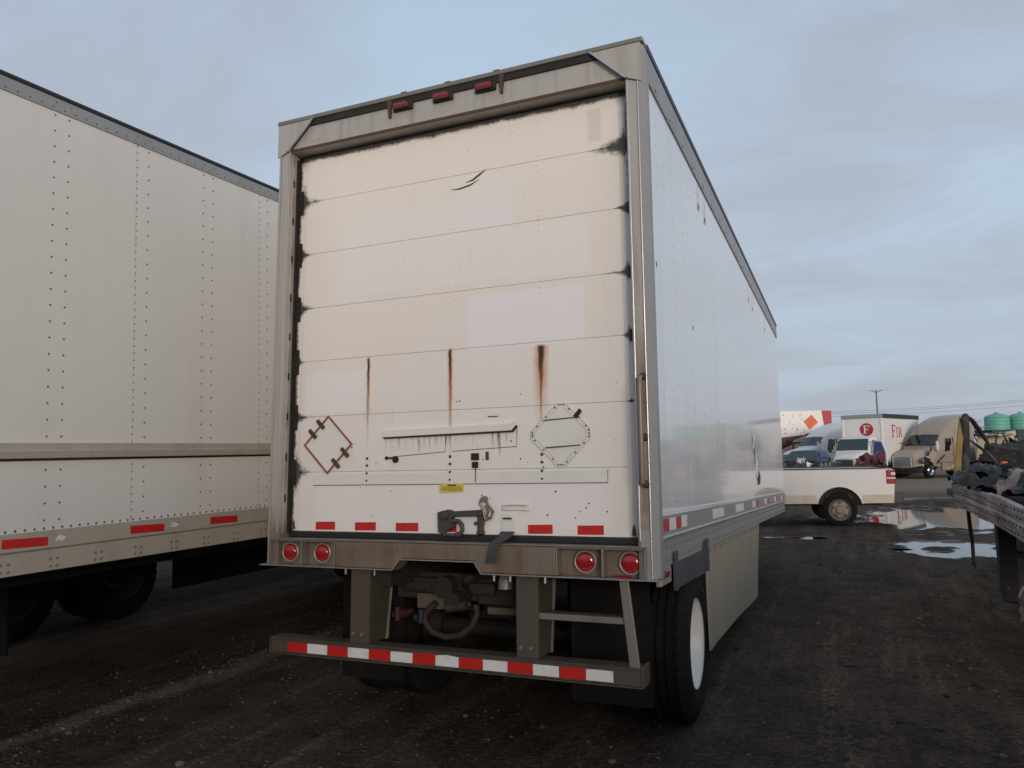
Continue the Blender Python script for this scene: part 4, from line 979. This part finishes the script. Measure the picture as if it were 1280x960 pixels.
# open, torn-off door leaning out on the left, blue sky reflection painted on window
dq = MB().prism([(0, .95), (1.05, .95), (1.05, 1.75), (.75, 2.45), (.2, 2.5), (0, 1.8)], 'y', 0, .06)
dd = dq.build('open_door', 'white', t, bevel=.02); dd.location = (-1.5, 1.12, -.05); dd.rotation_euler = (0, 0, R(68))
dp = MB().prism([(.10, 1.15), (.95, 1.15), (.95, 1.75), (.70, 2.36), (.25, 2.40), (.10, 1.8)], 'y', -.02, .085).build('sky_blue_window', 'bluep', dd)
rr = random.Random(8)
for i in range(12): MB().sheet((-rr.uniform(0, 1.5), rr.uniform(.6, 1.1), rr.uniform(.5, 1.2)), (rr.uniform(-.5, .4), rr.uniform(-.1, .2), rr.uniform(-.3, .4)), (rr.uniform(-.3, .3), rr.uniform(-.1, .3), rr.uniform(.2, .5)), 5, 5, .2, 3, 30 + i * 1.3, .01).build('torn_fender', ('white', 'char', 'cream', 'rust')[i % 4], t, 30)
bx = MB().box(-10.2, -3.2, -1.25, 1.25, 1.05, 4.05).build('cargo_box', 'white', t, bevel=.02)
MB().box(-3.21, -3.15, -1.28, 1.28, 3.82, 4.08).build('box_front_rail', 'alu2', bx, bevel=.03)
for s in (1, -1):
    MB().box(-10.2, -3.24, s * 1.245, s * 1.275, 3.80, 4.08).build('box_top_rail', 'plastic', bx)
    MB().box(-3.32, -3.16, s * 1.10 + .0, s * 1.285, 1.05, 3.815).build('box_corner_post', 'white', bx, bevel=.05)
    MB().box(-10.2, -3.3, s * 1.245, s * 1.27, 1.05, 1.2).build('box_bottom_rail', 'alu', bx)
MB().cyl((-3.2, .28, 3.12), (-3.17, .28, 3.12), .40, n=40).build('round_emblem', 'lettr', bx)
# serif letter F in the emblem, and the lettering along the side
def serif(ch):
    st = {'F': [(.12, .28, 0, 1), (.0, .40, 0, .07), (.0, .40, .93, 1), (.28, .74, .91, 1), (.66, .74, .74, 1), (.28, .56, .46, .55), (.48, .56, .36, .65)],
          'I': [(.12, .28, 0, 1), (.0, .40, 0, .07), (.0, .40, .93, 1)],
          'R': [(.12, .28, 0, 1), (.0, .40, 0, .07), (.0, .40, .93, 1), (.28, .60, .91, 1), (.54, .70, .58, .94), (.28, .60, .48, .57)]}[ch]
    return st
em = MB()
for a, b, c_, d_ in serif('F'): em.box(-3.169, -3.163, .28 - .22 + a * .55, .28 - .22 + b * .55, 2.86 + c_ * .52, 2.86 + d_ * .52)
em.build('emblem_letter', 'white', bx)
x = -4.75
for ch, sc_ in (('F', 1.0), ('I', .8), ('R', .8)):
    lt = MB()
    for a, b, c_, d_ in serif(ch): lt.box(x - a * sc_ * .95, x - b * sc_ * .95, 1.2505, 1.2565, 2.60 + c_ * .8 * sc_, 2.60 + d_ * .8 * sc_)
    if ch == 'R': lt.slab([(x - .40 * .8, 1.2505, 2.60 + .32), (x - .56 * .8, 1.2505, 2.60 + .32), (x - .84 * .8, 1.2505, 2.60), (x - .66 * .8, 1.2505, 2.60)], -.006)
    lt.build('letter', 'lettr', bx); x -= (.80 if ch == 'F' else .48) * sc_ + .05
MB().box(-9.8, -.6, -.43, -.35, .6, .86).box(-9.8, -.6, .35, .43, .6, .86).build('frame_rail', 'plastic', t)
for xw in (-.95, -7.6):
    for s in (1, -1): road_wheel(t, xw, s * (1.05 if xw > -2 else 1.2), .48, .26 if xw > -2 else .55, s, 'alloy')

# wrecked dark pickup in front of them
t = thing('wrecked_pickup', 'dark wrecked pickup with crumpled pale hood, in front of the white semi', 'truck', (-.55, 38.4, -.26), (0, 0, heading(-.30, -.95)), 'wrecks in the row behind')
bd = MB().loft([(-.0, .55, .98, .85, .75, .12), (-.5, .5, 1.12, .98, .82, .14), (-1.3, .5, 1.22, .99, .88, .14), (-1.6, .5, 1.25, .99, .9, .1), (-3.6, .5, 1.25, .99, .92, .1), (-5.4, .5, 1.2, .98, .92, .1)], .02); crumple(bd, .35, 1.7, 2, lambda p: 1.0 if p.x > -1.2 else .05).build('body', 'navy', t, 35)
cb = MB().loft([(-1.5, 1.2, 1.26, .95, .9, .03), (-1.9, 1.2, 1.6, .94, .76, .08), (-2.25, 1.2, 1.86, .94, .72, .12), (-3.1, 1.2, 1.88, .94, .73, .12), (-3.55, 1.2, 1.84, .94, .74, .1)], .02).build('cab', 'navy', t, 30)
MB().pane([(-1.53, -.80, 1.30), (-1.53, .80, 1.30), (-2.16, .64, 1.82), (-2.16, -.64, 1.82)], .1).build('windshield', 'glass2', cb)
for s in (1, -1): MB().pane([(-1.95, s * .95, 1.3), (-3.0, s * .955, 1.3), (-3.0, s * .78, 1.76), (-2.3, s * .78, 1.76)], .06).build('side_window', 'bluep', cb)
for i in range(3): MB().box(-2.0 - i * .66, -1.97 - i * .66, .955, .965, .6, 1.25).build('door_seam', 'white', t)
for i in range(14): MB().sheet((-rr.uniform(-.1, 1.5), rr.uniform(-.9, .9), rr.uniform(.7, 1.15)), (rr.uniform(-.6, .5), rr.uniform(-.4, .4), rr.uniform(-.2, .3)), (rr.uniform(-.4, .3), rr.uniform(-.5, .5), rr.uniform(.05, .4)), 5, 5, .22, 3, 60 + i * 1.3, .01).build('crumpled_panel', ('white', 'char', 'navy', 'greysheet')[i % 4], t, 30)
for xw in (-.9, -4.4):
    for s in (1, -1): road_wheel(t, xw, s * .96, .38, .24, s, 'alloy')
# crushed maroon front end
t = thing('crushed_car', 'crushed maroon car front beside the white box truck cab', 'car', (3.45, 43.6, -.28), (0, 0, heading(-.05, -1)), 'wrecks in the row behind')
bd = MB().loft([(.3, .45, .9, .5, .3, .1), (.0, .35, 1.2, .7, .4, .2), (-.3, .3, 1.4, .8, .45, .25), (-.7, .3, 1.5, .8, .5, .25), (-1.1, .3, 1.45, .8, .5, .2), (-1.5, .3, 1.3, .75, .5, .2), (-1.9, .35, 1.0, .7, .6, .2)], .03); crumple(bd, .55, 2.4, 9).build('body', 'maroon', t, 35)
for i in range(12): MB().sheet((rr.uniform(-1.2, .4), rr.uniform(-.7, .7), rr.uniform(.5, 1.3)), (rr.uniform(-.5, .4), rr.uniform(-.4, .4), rr.uniform(-.2, .3)), (rr.uniform(-.4, .3), rr.uniform(-.5, .5), rr.uniform(.05, .4)), 5, 5, .25, 3, 90 + i * 1.3, .01).build('crumpled_panel', ('rust', 'maroon', 'char', 'char')[i % 4], t, 30)
for s in (1, -1): road_wheel(t, -.5, s * .82, .32, .2, s, 'alloy')

# trailer with the orange diamond
hx, hy = .918, .396
t = thing('box_trailer', 'white trailer with an orange diamond and a slanted dark red stripe', 'trailer', (1.25, 64.2, .42), (0, 0, math.atan2(hy, hx)))
bx = MB().box(-13, 0, .0, 2.5, 1.0, 4.35).build('cargo_body', 'white', t, bevel=.02)
MB().prism([(-.80, 4.33), (.0, 4.33), (.0, 1.05), (-.40, 1.05)], 'y', -.008, -.001).build('stripe', 'stripe', bx)
MB().prism([(-1.62, 4.02), (-1.12, 3.38), (-1.85, 2.82), (-2.32, 3.48)], 'y', -.010, -.001).build('diamond', 'orange', bx)
MB().prism([(-6, 2.05), (-1.6, 2.45), (-.7, 2.45), (-.6, 1.05), (-6, 1.05)], 'y', -.006, -.001).build('stripe', 'maroon', bx)
sp = MB(); r3 = random.Random(6)
for i in range(60): x, z, q = -2.2 - 2.6 * r3.random(), 1.9 + 2.2 * r3.random(), .02 + .05 * r3.random() ** 2; sp.prism([(x, z + q), (x + q * .8, z), (x, z - q * 1.4), (x - q * .7, z)], 'y', -.004, -.001)
stuff(sp.build('mud_splashes', 'lockm', bx))
MB().box(-13, 0, -.02, 0, 1.0, 1.15).build('bottom_rail', 'alu', t)
for xw in (-2.0, -3.3):
    for s, yy in ((-1, .02), (1, 2.48)): road_wheel(t, xw, yy, .5, .55, s)
for yy in (.5, 2.0): MB().box(-10.5, -10.38, yy - .06, yy + .06, -.02, 1.0).build('landing_leg', 'galv', t)

# white pickup across the track
t = thing('pickup_truck', 'white pickup with long bed and red tail lamp standing across the track', 'truck', (1.857, 15.89, 0), (0, 0, math.atan2(-.17, -.985)))
def arch(cx, r, n=14, z0=.50): return [(cx + r * math.cos(a), .40 + r * math.sin(a)) for a in [math.asin((z0 - .40) / r) + (math.pi - 2 * math.asin((z0 - .40) / r)) * i / n for i in range(n + 1)]]
for s in (1, -1):
    out = [(-1.13, 1.265), (-1.155, 1.20), (-1.16, .95), (-1.13, .60), (-1.10, .52)]
    out += [(p[0], p[1]) for p in arch(0, .47)[::-1]]
    out += [(1.20, .50), (1.30, .52), (1.31, 1.27)]
    yo, yi = s * .985, s * .90
    bs = MB().prism(out, 'y', yo, yi).build('bed_side', 'pick', t, bevel=.018)
    MB().box(-1.12, 1.31, s * .88, s * .99, 1.271, 1.295).build('bed_rail_cap', 'plastic', bs, bevel=.008)
    fl = MB().tube([(p[0] * 1.03, s * .985, .40 + (p[1] - .40) * 1.03) for p in arch(0, .472)], .013, 8); fl.build('wheel_arch_lip', 'pick', bs, 50)
    for xa, xb in ((-1.12, -.47), (.485, 1.29)): MB().box(xa, xb, s * .982, s * .989, .512, .70).build('rocker_panel', 'pickdirt', bs, bevel=.003)
    tl = MB().box(-1.175, -.985, s * .90, s * 1.002, .93, 1.245).build('tail_lamp', 'lens', t, bevel=.025)
    MB().box(-1.178, -.99, s * .905, s * 1.005, 1.045, 1.075).build('lamp_band', 'whitelens', tl)
    MB().box(-1.176, -1.08, s * .95, s * 1.004, 1.12, 1.19).build('reverse_lamp', 'whitelens', tl, bevel=.01)
    for xw in (0, 3.67):
        wh = MB().lathe([(.0, .0), (0, .07), (-.01 * s, .09), (-.05 * s, .11), (-.06 * s, .20)], (xw, s * .955, .372), 'y', 24, False).build('wheel', 'alloy', t, 40)
        a, b = sorted((-.02 * s, -.26 * s)); tyre_mb(a, b, .372, .235, (xw, s * .99, .372), 'y', 40).build('tyre', 'rubber', wh, 50)
        MB().lathe([(-.035 * s, .236), (-.02 * s, .245), (-.05 * s, .225), (-.07 * s, .20), (-.095 * s, .185)], (xw, s * .99, .372), 'y', 40, False).build('rim', 'alloy', wh, 40)
        MB().lathe([(-.025 * s, .0), (-.025 * s, .075), (-.045 * s, .095), (-.05 * s, .18), (-.075 * s, .205)], (xw, s * .99, .372), 'y', 32, False).build('wheel_face', 'alloy', wh, 40)
        for i in range(5):
            a = 1.2566 * i + .3; hx_, hz_ = xw + .145 * math.cos(a), .372 + .145 * math.sin(a)
            ov = [(hx_ + .042 * math.cos(q) * -math.sin(a) + .026 * math.sin(q) * math.cos(a), hz_ + .042 * math.cos(q) * math.cos(a) + .026 * math.sin(q) * math.sin(a)) for q in [.5236 * j for j in range(12)]]
            MB().prism(ov, 'y', s * .930, s * .9425).build('wheel_hole', 'soot', wh)
        MB().lathe([(-.10 * s, .235), (-.10 * s, .0)], (xw, s * .99, .372), 'y', 24, False).build('brake_disc', 'soot', wh)
    wl = MB(); pr_ = arch(0, .46, 14)
    wl.tube([(p[0], s * .80, p[1]) for p in pr_], .14, 8); wl.build('wheel_well', 'dark', t)
    # cab and front wing
    sd = [(1.36, .52), (2.9, .50)] + [(3.67 + .46 * math.cos(a), .40 + .46 * math.sin(a)) for a in [math.pi - .22 - (math.pi - .44) * i / 12 for i in range(13)]] + [(4.6, .52), (4.66, 1.02), (3.1, 1.18), (1.36, 1.26)]
    MB().prism(sd, 'y', s * .985, s * .90).build('side_panel', 'pick', t, bevel=.02)
    MB().box(1.45, 2.75, s * .983, s * .990, .62, 1.22).build('door', 'pick', t, bevel=.003)
    MB().prism([(1.55, 1.28), (2.85, 1.24), (2.42, 1.78), (1.60, 1.80)], 'y', s * .86, s * .90).build('side_window', 'glass', t)
MB().box(1.36, 4.6, -.90, .90, .50, 1.15).build('cab_lower', 'pick', t)
cb = MB().loft([(1.36, 1.2, 1.86, .96, .74, .1), (1.6, 1.2, 1.90, .96, .75, .1), (2.4, 1.2, 1.88, .96, .74, .1), (3.1, 1.15, 1.22, .96, .88, .03)], .02).build('cab_roof', 'pick', t, 30)
MB().pane([(2.48, -.70, 1.82), (2.48, .70, 1.82), (3.06, .84, 1.27), (3.06, -.84, 1.27)], .08).build('windshield', 'glass', cb)
MB().box(1.34, 1.362, -.66, .66, 1.34, 1.76).build('rear_window', 'glass', cb)
MB().loft([(3.0, .9, 1.16, .9, .86, .06), (4.0, .9, 1.14, .9, .84, .08), (4.66, .7, 1.02, .9, .80, .1)], .02).build('hood', 'pick', t, 35)
MB().box(4.66, 4.70, -.6, .6, .68, .98).build('grille', 'chrome', t)
MB().box(4.6, 4.82, -.95, .95, .42, .66).build('front_bumper', 'chrome', t, bevel=.03)
MB().box(-1.10, 1.30, -.90, .90, .62, .70).build('bed_floor', 'plastic', t)
MB().box(1.25, 1.31, -.90, .90, .70, 1.27).build('bed_headboard', 'pick', t)
tg = MB().box(-1.15, -1.08, -.895, .895, .64, 1.26).build('tailgate', 'pick', t, bevel=.015)
MB().box(-1.165, -1.15, -.12, .12, 1.0, 1.08).build('tailgate_handle', 'plastic', tg)
bm = MB().prism([(-1.0, .50), (-1.30, .50), (-1.33, .62), (-1.31, .745), (-1.0, .745)], 'y', -.97, .97).build('rear_bumper', 'plastic', t, bevel=.02)
MB().box(-.99, 4.4, -.5, -.4, .44, .6).box(-.99, 4.4, .4, .5, .44, .6).build('frame_rail', 'dark', t)
MB().cyl((0, -.8, .372), (0, .8, .372), .06, n=12).build('axle', 'dark', t)

# burnt box behind the tan truck
t = thing('burnt_truck', 'charred truck wreck with bare frame, right of the tan truck', 'truck', (10.9, 51.0, -.30), (0, 0, heading(-.25, -.97)), 'wrecks in the row behind')
MB().box(-6.5, 0, -.5, -.4, .6, .88).box(-6.5, 0, .4, .5, .6, .88).build('frame_rail', 'char', t)
bd = MB().loft([(0, .9, 1.6, 1.1, .9, .2), (-.5, .9, 1.8, 1.2, 1.0, .2), (-1.2, .9, 2.0, 1.2, 1.0, .2), (-2, .9, 1.8, 1.2, 1.0, .2), (-3.5, .9, 1.6, 1.2, 1.1, .2), (-6, .9, 1.5, 1.2, 1.1, .2)], .02); crumple(bd, .6, 1.7, 3).build('body', 'char', t, 30)
for i in range(10): MB().sheet((-rr.uniform(0, 5), rr.uniform(-1, 1.1), rr.uniform(1, 1.7)), (rr.uniform(-.9, .9), rr.uniform(-.4, .4), rr.uniform(-.4, .4)), (rr.uniform(-.4, .3), rr.uniform(-.5, .5), rr.uniform(.1, .8)), 5, 5, .3, 2, 120 + i * 1.3, .01).build('crumpled_panel', ('char', 'greysheet', 'rust')[i % 3], t, 30)
for xw in (-.9, -4.2, -5.5):
    for s in (1, -1): road_wheel(t, xw, s * 1.2, .5, .3, s, 'alu')
for i in range(9):
    a = rr.uniform(-.9, .9); x0, y0 = -rr.uniform(0, 4.5), rr.uniform(-1.1, 1.1); p0 = Vector((x0, y0, 1.3)); p2 = p0 + Vector((a, rr.uniform(-.8, .8), rr.uniform(.7, 1.7)))
    MB().tube([p0, p0.lerp(p2, .55) + Vector((rr.uniform(-.2, .2), 0, .15)), p2], [.07, .06, .04], 6).build('bent_strut', ('char', 'rust', 'char')[i % 3], t, 50)
# cream cab
t = thing('cream_truck', 'cream truck cab with crushed roof below the green tanks', 'truck', (11.9, 60.5, -.10), (0, 0, heading(-.35, -.93)), 'wrecks in the row behind')
bd = MB().loft([(0, .6, 1.55, 1.1, 1.05, .1), (-.4, .6, 2.5, 1.15, 1.05, .15), (-1.6, .6, 2.7, 1.15, 1.05, .15), (-2.2, .6, 2.6, 1.15, 1.05, .15)], .02); crumple(bd, .18, 1.5, 5, lambda p: 1 if p.z > 1.8 else .2).build('cab', 'cream', t, 30)
for yy in (-.55, .55): MB().slab([(-.13, yy - .46, 1.62), (-.13, yy + .46, 1.62), (-.40, yy + .42, 2.25), (-.40, yy - .42, 2.25)], -.05).build('windshield_pane', 'glass', t)
MB().box(-.1, .06, -1.0, 1.0, .6, .9).build('bumper', 'plastic', t, bevel=.02); MB().box(-.02, .04, -.7, .7, 1.0, 1.35).build('grille', 'plastic', t)
for s in (1, -1): MB().slab([(-.7, s * 1.16, 1.55), (-1.5, s * 1.16, 1.55), (-1.5, s * 1.1, 2.3), (-.75, s * 1.1, 2.3)], .03 * s).build('side_window', 'glass', t); road_wheel(t, -.9, s * 1.14, .48, .28, s, 'alu')
MB().sheet((.1, -1.2, 2.5), (-2.2, 0, .2), (0, 2.4, 0), 8, 8, .4, 1.5, 51, .02).build('crushed_roof', 'greysheet', t, 30)
# dark green dumper body
t = thing('dump_truck', 'cream truck carrying a dark green steel tipper body, at the right edge', 'truck', (13.6, 69.5, -.1), (0, 0, math.atan2(.396, .918)), 'wrecks in the row behind')
MB().prism([(0, 1.5), (6.5, 1.5), (6.9, 2.95), (-.5, 2.95)], 'y', 0, 2.4).build('tipper_body', 'dgreen', t, bevel=.03)
for i in range(6): MB().box(.4 + i * 1.15, .52 + i * 1.15, -.07, .0, 1.5, 2.92).build('body_rib', 'dgreen', t)
MB().box(-.1, 6.8, .1, 2.3, 1.12, 1.48).build('chassis', 'cream', t, bevel=.03)
MB().box(.2, 6.5, .3, 2.1, .6, 1.11).build('underframe', 'plastic', t)
for xw in (1.2, 2.5, 5.6):
    for s, yy in ((-1, .1), (1, 2.3)): road_wheel(t, xw, yy, .5, .3, s, 'alu')
# green tanks
def tank(x, y, label):
    t = thing('storage_tank', label, 'tank', (x, y, 0), (0, 0, 0), 'green storage tanks')
    prof = [(1.9, 0.0), (1.9, 1.28)]
    z = 1.9
    while z < 4.6: prof += [(z + .02, 1.30), (z + .30, 1.30), (z + .34, 1.27), (z + .38, 1.30)]; z += .40
    prof += [(4.75, 1.28), (4.95, 1.12), (5.1, .7), (5.18, .3), (5.2, 0.0)]
    MB().lathe(prof, (0, 0, 0), 'z', 36).build('shell', 'teal', t, 40)
    MB().cyl((0, 0, 5.18), (0, 0, 5.34), .22, n=16).build('lid', 'teal', t)
    MB().box(-1.4, 1.4, -1.4, 1.4, 1.7, 1.9).build('platform', 'plastic', t)
    for a in (-1.3, 1.2):
        for b in (-1.3, 1.2): MB().box(a, a + .12, b, b + .12, -.3, 1.7).build('leg', 'plastic', t)
tank(18.45, 100.9, 'left one of the two round green tanks above the wrecks'); tank(21.0, 101.9, 'right one of the two round green tanks, at the right edge')
# orange barrel
t = thing('traffic_barrel', 'orange traffic barrel beside the charred wreck', 'barrel', (10.6, 48.9, -.32))
MB().lathe([(0, .26), (.28, .25), (.29, .235), (.55, .23), (.56, .215), (.82, .21), (.83, .19), (1.0, .18), (1.02, 0.0)], (0, 0, 0), 'z', 20).build('drum', 'cone', t, 30)
for z in (.36, .64): MB().lathe([(z, .236 if z < .5 else .219), (z + .1, .236 if z < .5 else .219)], (0, 0, 0), 'z', 20, False).build('band', 'twhite', t, 30)
MB().cyl((0, 0, -.01), (0, 0, .05), .36, n=20).build('base', 'rubber', t)

# lamp post
t = thing('lamp_post', 'tall yard lamp post with two lamp heads above the trucks', 'lamp post', (6.95, 128.3, -.3))
MB().cyl((0, 0, 0), (0, 0, 10.7), .16, .11, 12).build('pole', 'polew', t, 40)
for s in (1, -1):
    MB().tube([(0, 0, 10.3), (s * .5, 0, 10.6), (s * .9, 0, 10.68)], .06, 8).build('arm', 'polew', t)
    MB().prism([(s * .7, 10.62), (s * 1.6, 10.75), (s * 1.6, 10.86), (s * .75, 10.82)], 'y', -.22, .22).build('lamp_head', 'white', t, bevel=.03)
# power line
def upole(x, y, label):
    t = thing('utility_pole', label, 'pole', (x, y, -.3), (0, 0, 0), 'utility poles of the far power line')
    MB().cyl((0, 0, 0), (0, 0, 11.2), .16, .12, 10).build('pole', 'bark', t); MB().box(-1.1, 1.1, -.06, .06, 10.3, 10.45).build('crossarm', 'bark', t)
upole(-34, 176, 'far utility pole left of the yard'); upole(46, 168, 'far utility pole right of the yard')
for i, (dx_, dz_) in enumerate(((-1, 10.2), (0, 10.9), (1, 10.2))):
    pts = [Vector((-34 + dx_, 176, dz_)).lerp(Vector((46 + dx_, 168, dz_)), q / 20) - Vector((0, 0, 1.5 * (1 - (q / 10 - 1) ** 2) + i * .3)) for q in range(21)]
    tag(MB().tube(pts, .022, 5).build('power_line', 'plastic'), ('lowest of the thin power lines above the trucks', 'topmost of the thin power lines above the trucks', 'middle one of the thin power lines above the trucks')[i], 'cable', 'power lines')

# bare trees behind the tanks
def bare_tree(x, y, h, seed, label):
    t = thing('bare_tree', label, 'tree', (x, y, -.3), (0, 0, 0), 'bare trees behind the yard'); r_ = random.Random(seed); tr_ = MB(); cr_ = MB()
    def br(p, d, l, r0, dep):
        q = p + d * l; mid = p.lerp(q, .5) + Vector((r_.uniform(-1, 1), r_.uniform(-1, 1), 0)) * l * .06
        (tr_ if dep < 2 else cr_).tube([p, mid, q], [r0, r0 * .8, r0 * .6], 5 if dep < 3 else 3)
        if dep >= 5: return
        for i in range(3 if dep < 4 else 4):
            a = d.orthogonal().normalized(); a = Matrix.Rotation(r_.uniform(0, 6.28), 3, d) @ a
            br(q if i else p.lerp(q, .75), (d + a * r_.uniform(.4, .85) + Vector((0, 0, .15))).normalized(), l * r_.uniform(.62, .8), r0 * .58, dep + 1)
    br(Vector((0, 0, 0)), Vector((0, 0, 1)), h * .32, h * .024, 0)
    tr_.build('trunk', 'bark', t, 50); stuff(cr_.build('crown', 'bark', t))
bare_tree(19.6, 125, 6.4, 3, 'bare brown tree left of the green tanks'); bare_tree(24.5, 132, 6.0, 5, 'bare brown tree behind the right green tank')
bare_tree(22.0, 128, 5.8, 8, 'bare brown tree between the two green tanks')

# ------------------------------------------------------------------ unseen trailers added behind the photographer to shade the yard from the low sun
def parked(x, y, label, rim='rim'):
    t = thing('box_trailer', label, 'trailer', (x, y, 0), (0, 0, 0), 'added sun-blocking trailers behind the photographer')
    MB().box(-1.29, 1.29, -12, -.1, 1.12, 4.08).build('cargo_body', 'white', t, bevel=.02)
    for s in (1, -1):
        MB().box(min(s * .01, s * 1.2), max(s * .01, s * 1.2), -.099, -.05, 1.25, 3.95).build('rear_door', 'white', t, bevel=.005)
        MB().box(s * 1.2 - .04 * (s > 0) + .0, s * 1.2 + .09 * s, -.099, .0, 1.05, 4.06).build('corner_post', 'alu', t)
        MB().box(s * .5 - .05, s * .5 + .05, -.05, -.03, .55, 1.05).build('guard_post', 'galv', t)
        big_wheel(t, s, s * 1.27, -1.4, rim=rim); big_wheel(t, s, s * 1.27, -2.7, rim=rim)
        MB().box(s * .8 - .06, s * .8 + .06, -10, -9.88, -.01, 1.12).build('landing_leg', 'galv', t)
    MB().box(-1.2, 1.2, -.05, .05, .5, .6).build('underride_guard', 'galv', t, bevel=.005)
    MB().box(-1.25, 1.25, -.1, -.02, 1.05, 1.22).build('rear_sill', 'galv', t)
    return t
for i, nm in enumerate(('first', 'second', 'third', 'fourth', 'fifth', 'sixth', 'seventh', 'eighth', 'ninth')):
    parked(-4.5 + i * 3.35, -24.5 - (i % 3) * .5, 'unseen white box trailer, %s from the left in the added sun-blocking row behind the photographer' % nm)

nb = parked(-6.78, -.15, 'white trailer with wheels blackened like shade and an added light-blocking skirt, beyond the long riveted trailer', 'soot')  # rims coloured black to stand for the shade under the trailers
MB().box(-1.27, -1.255, -9.4, -3.4, .22, 1.11).build('side_skirt', 'rubber', nb); MB().box(-1.27, -1.255, -.8, -.12, .22, 1.11).build('side_skirt', 'rubber', nb)  # dark skirts added to keep light from getting in underneath
nb.rotation_euler = (0, 0, math.pi); del nb['group']
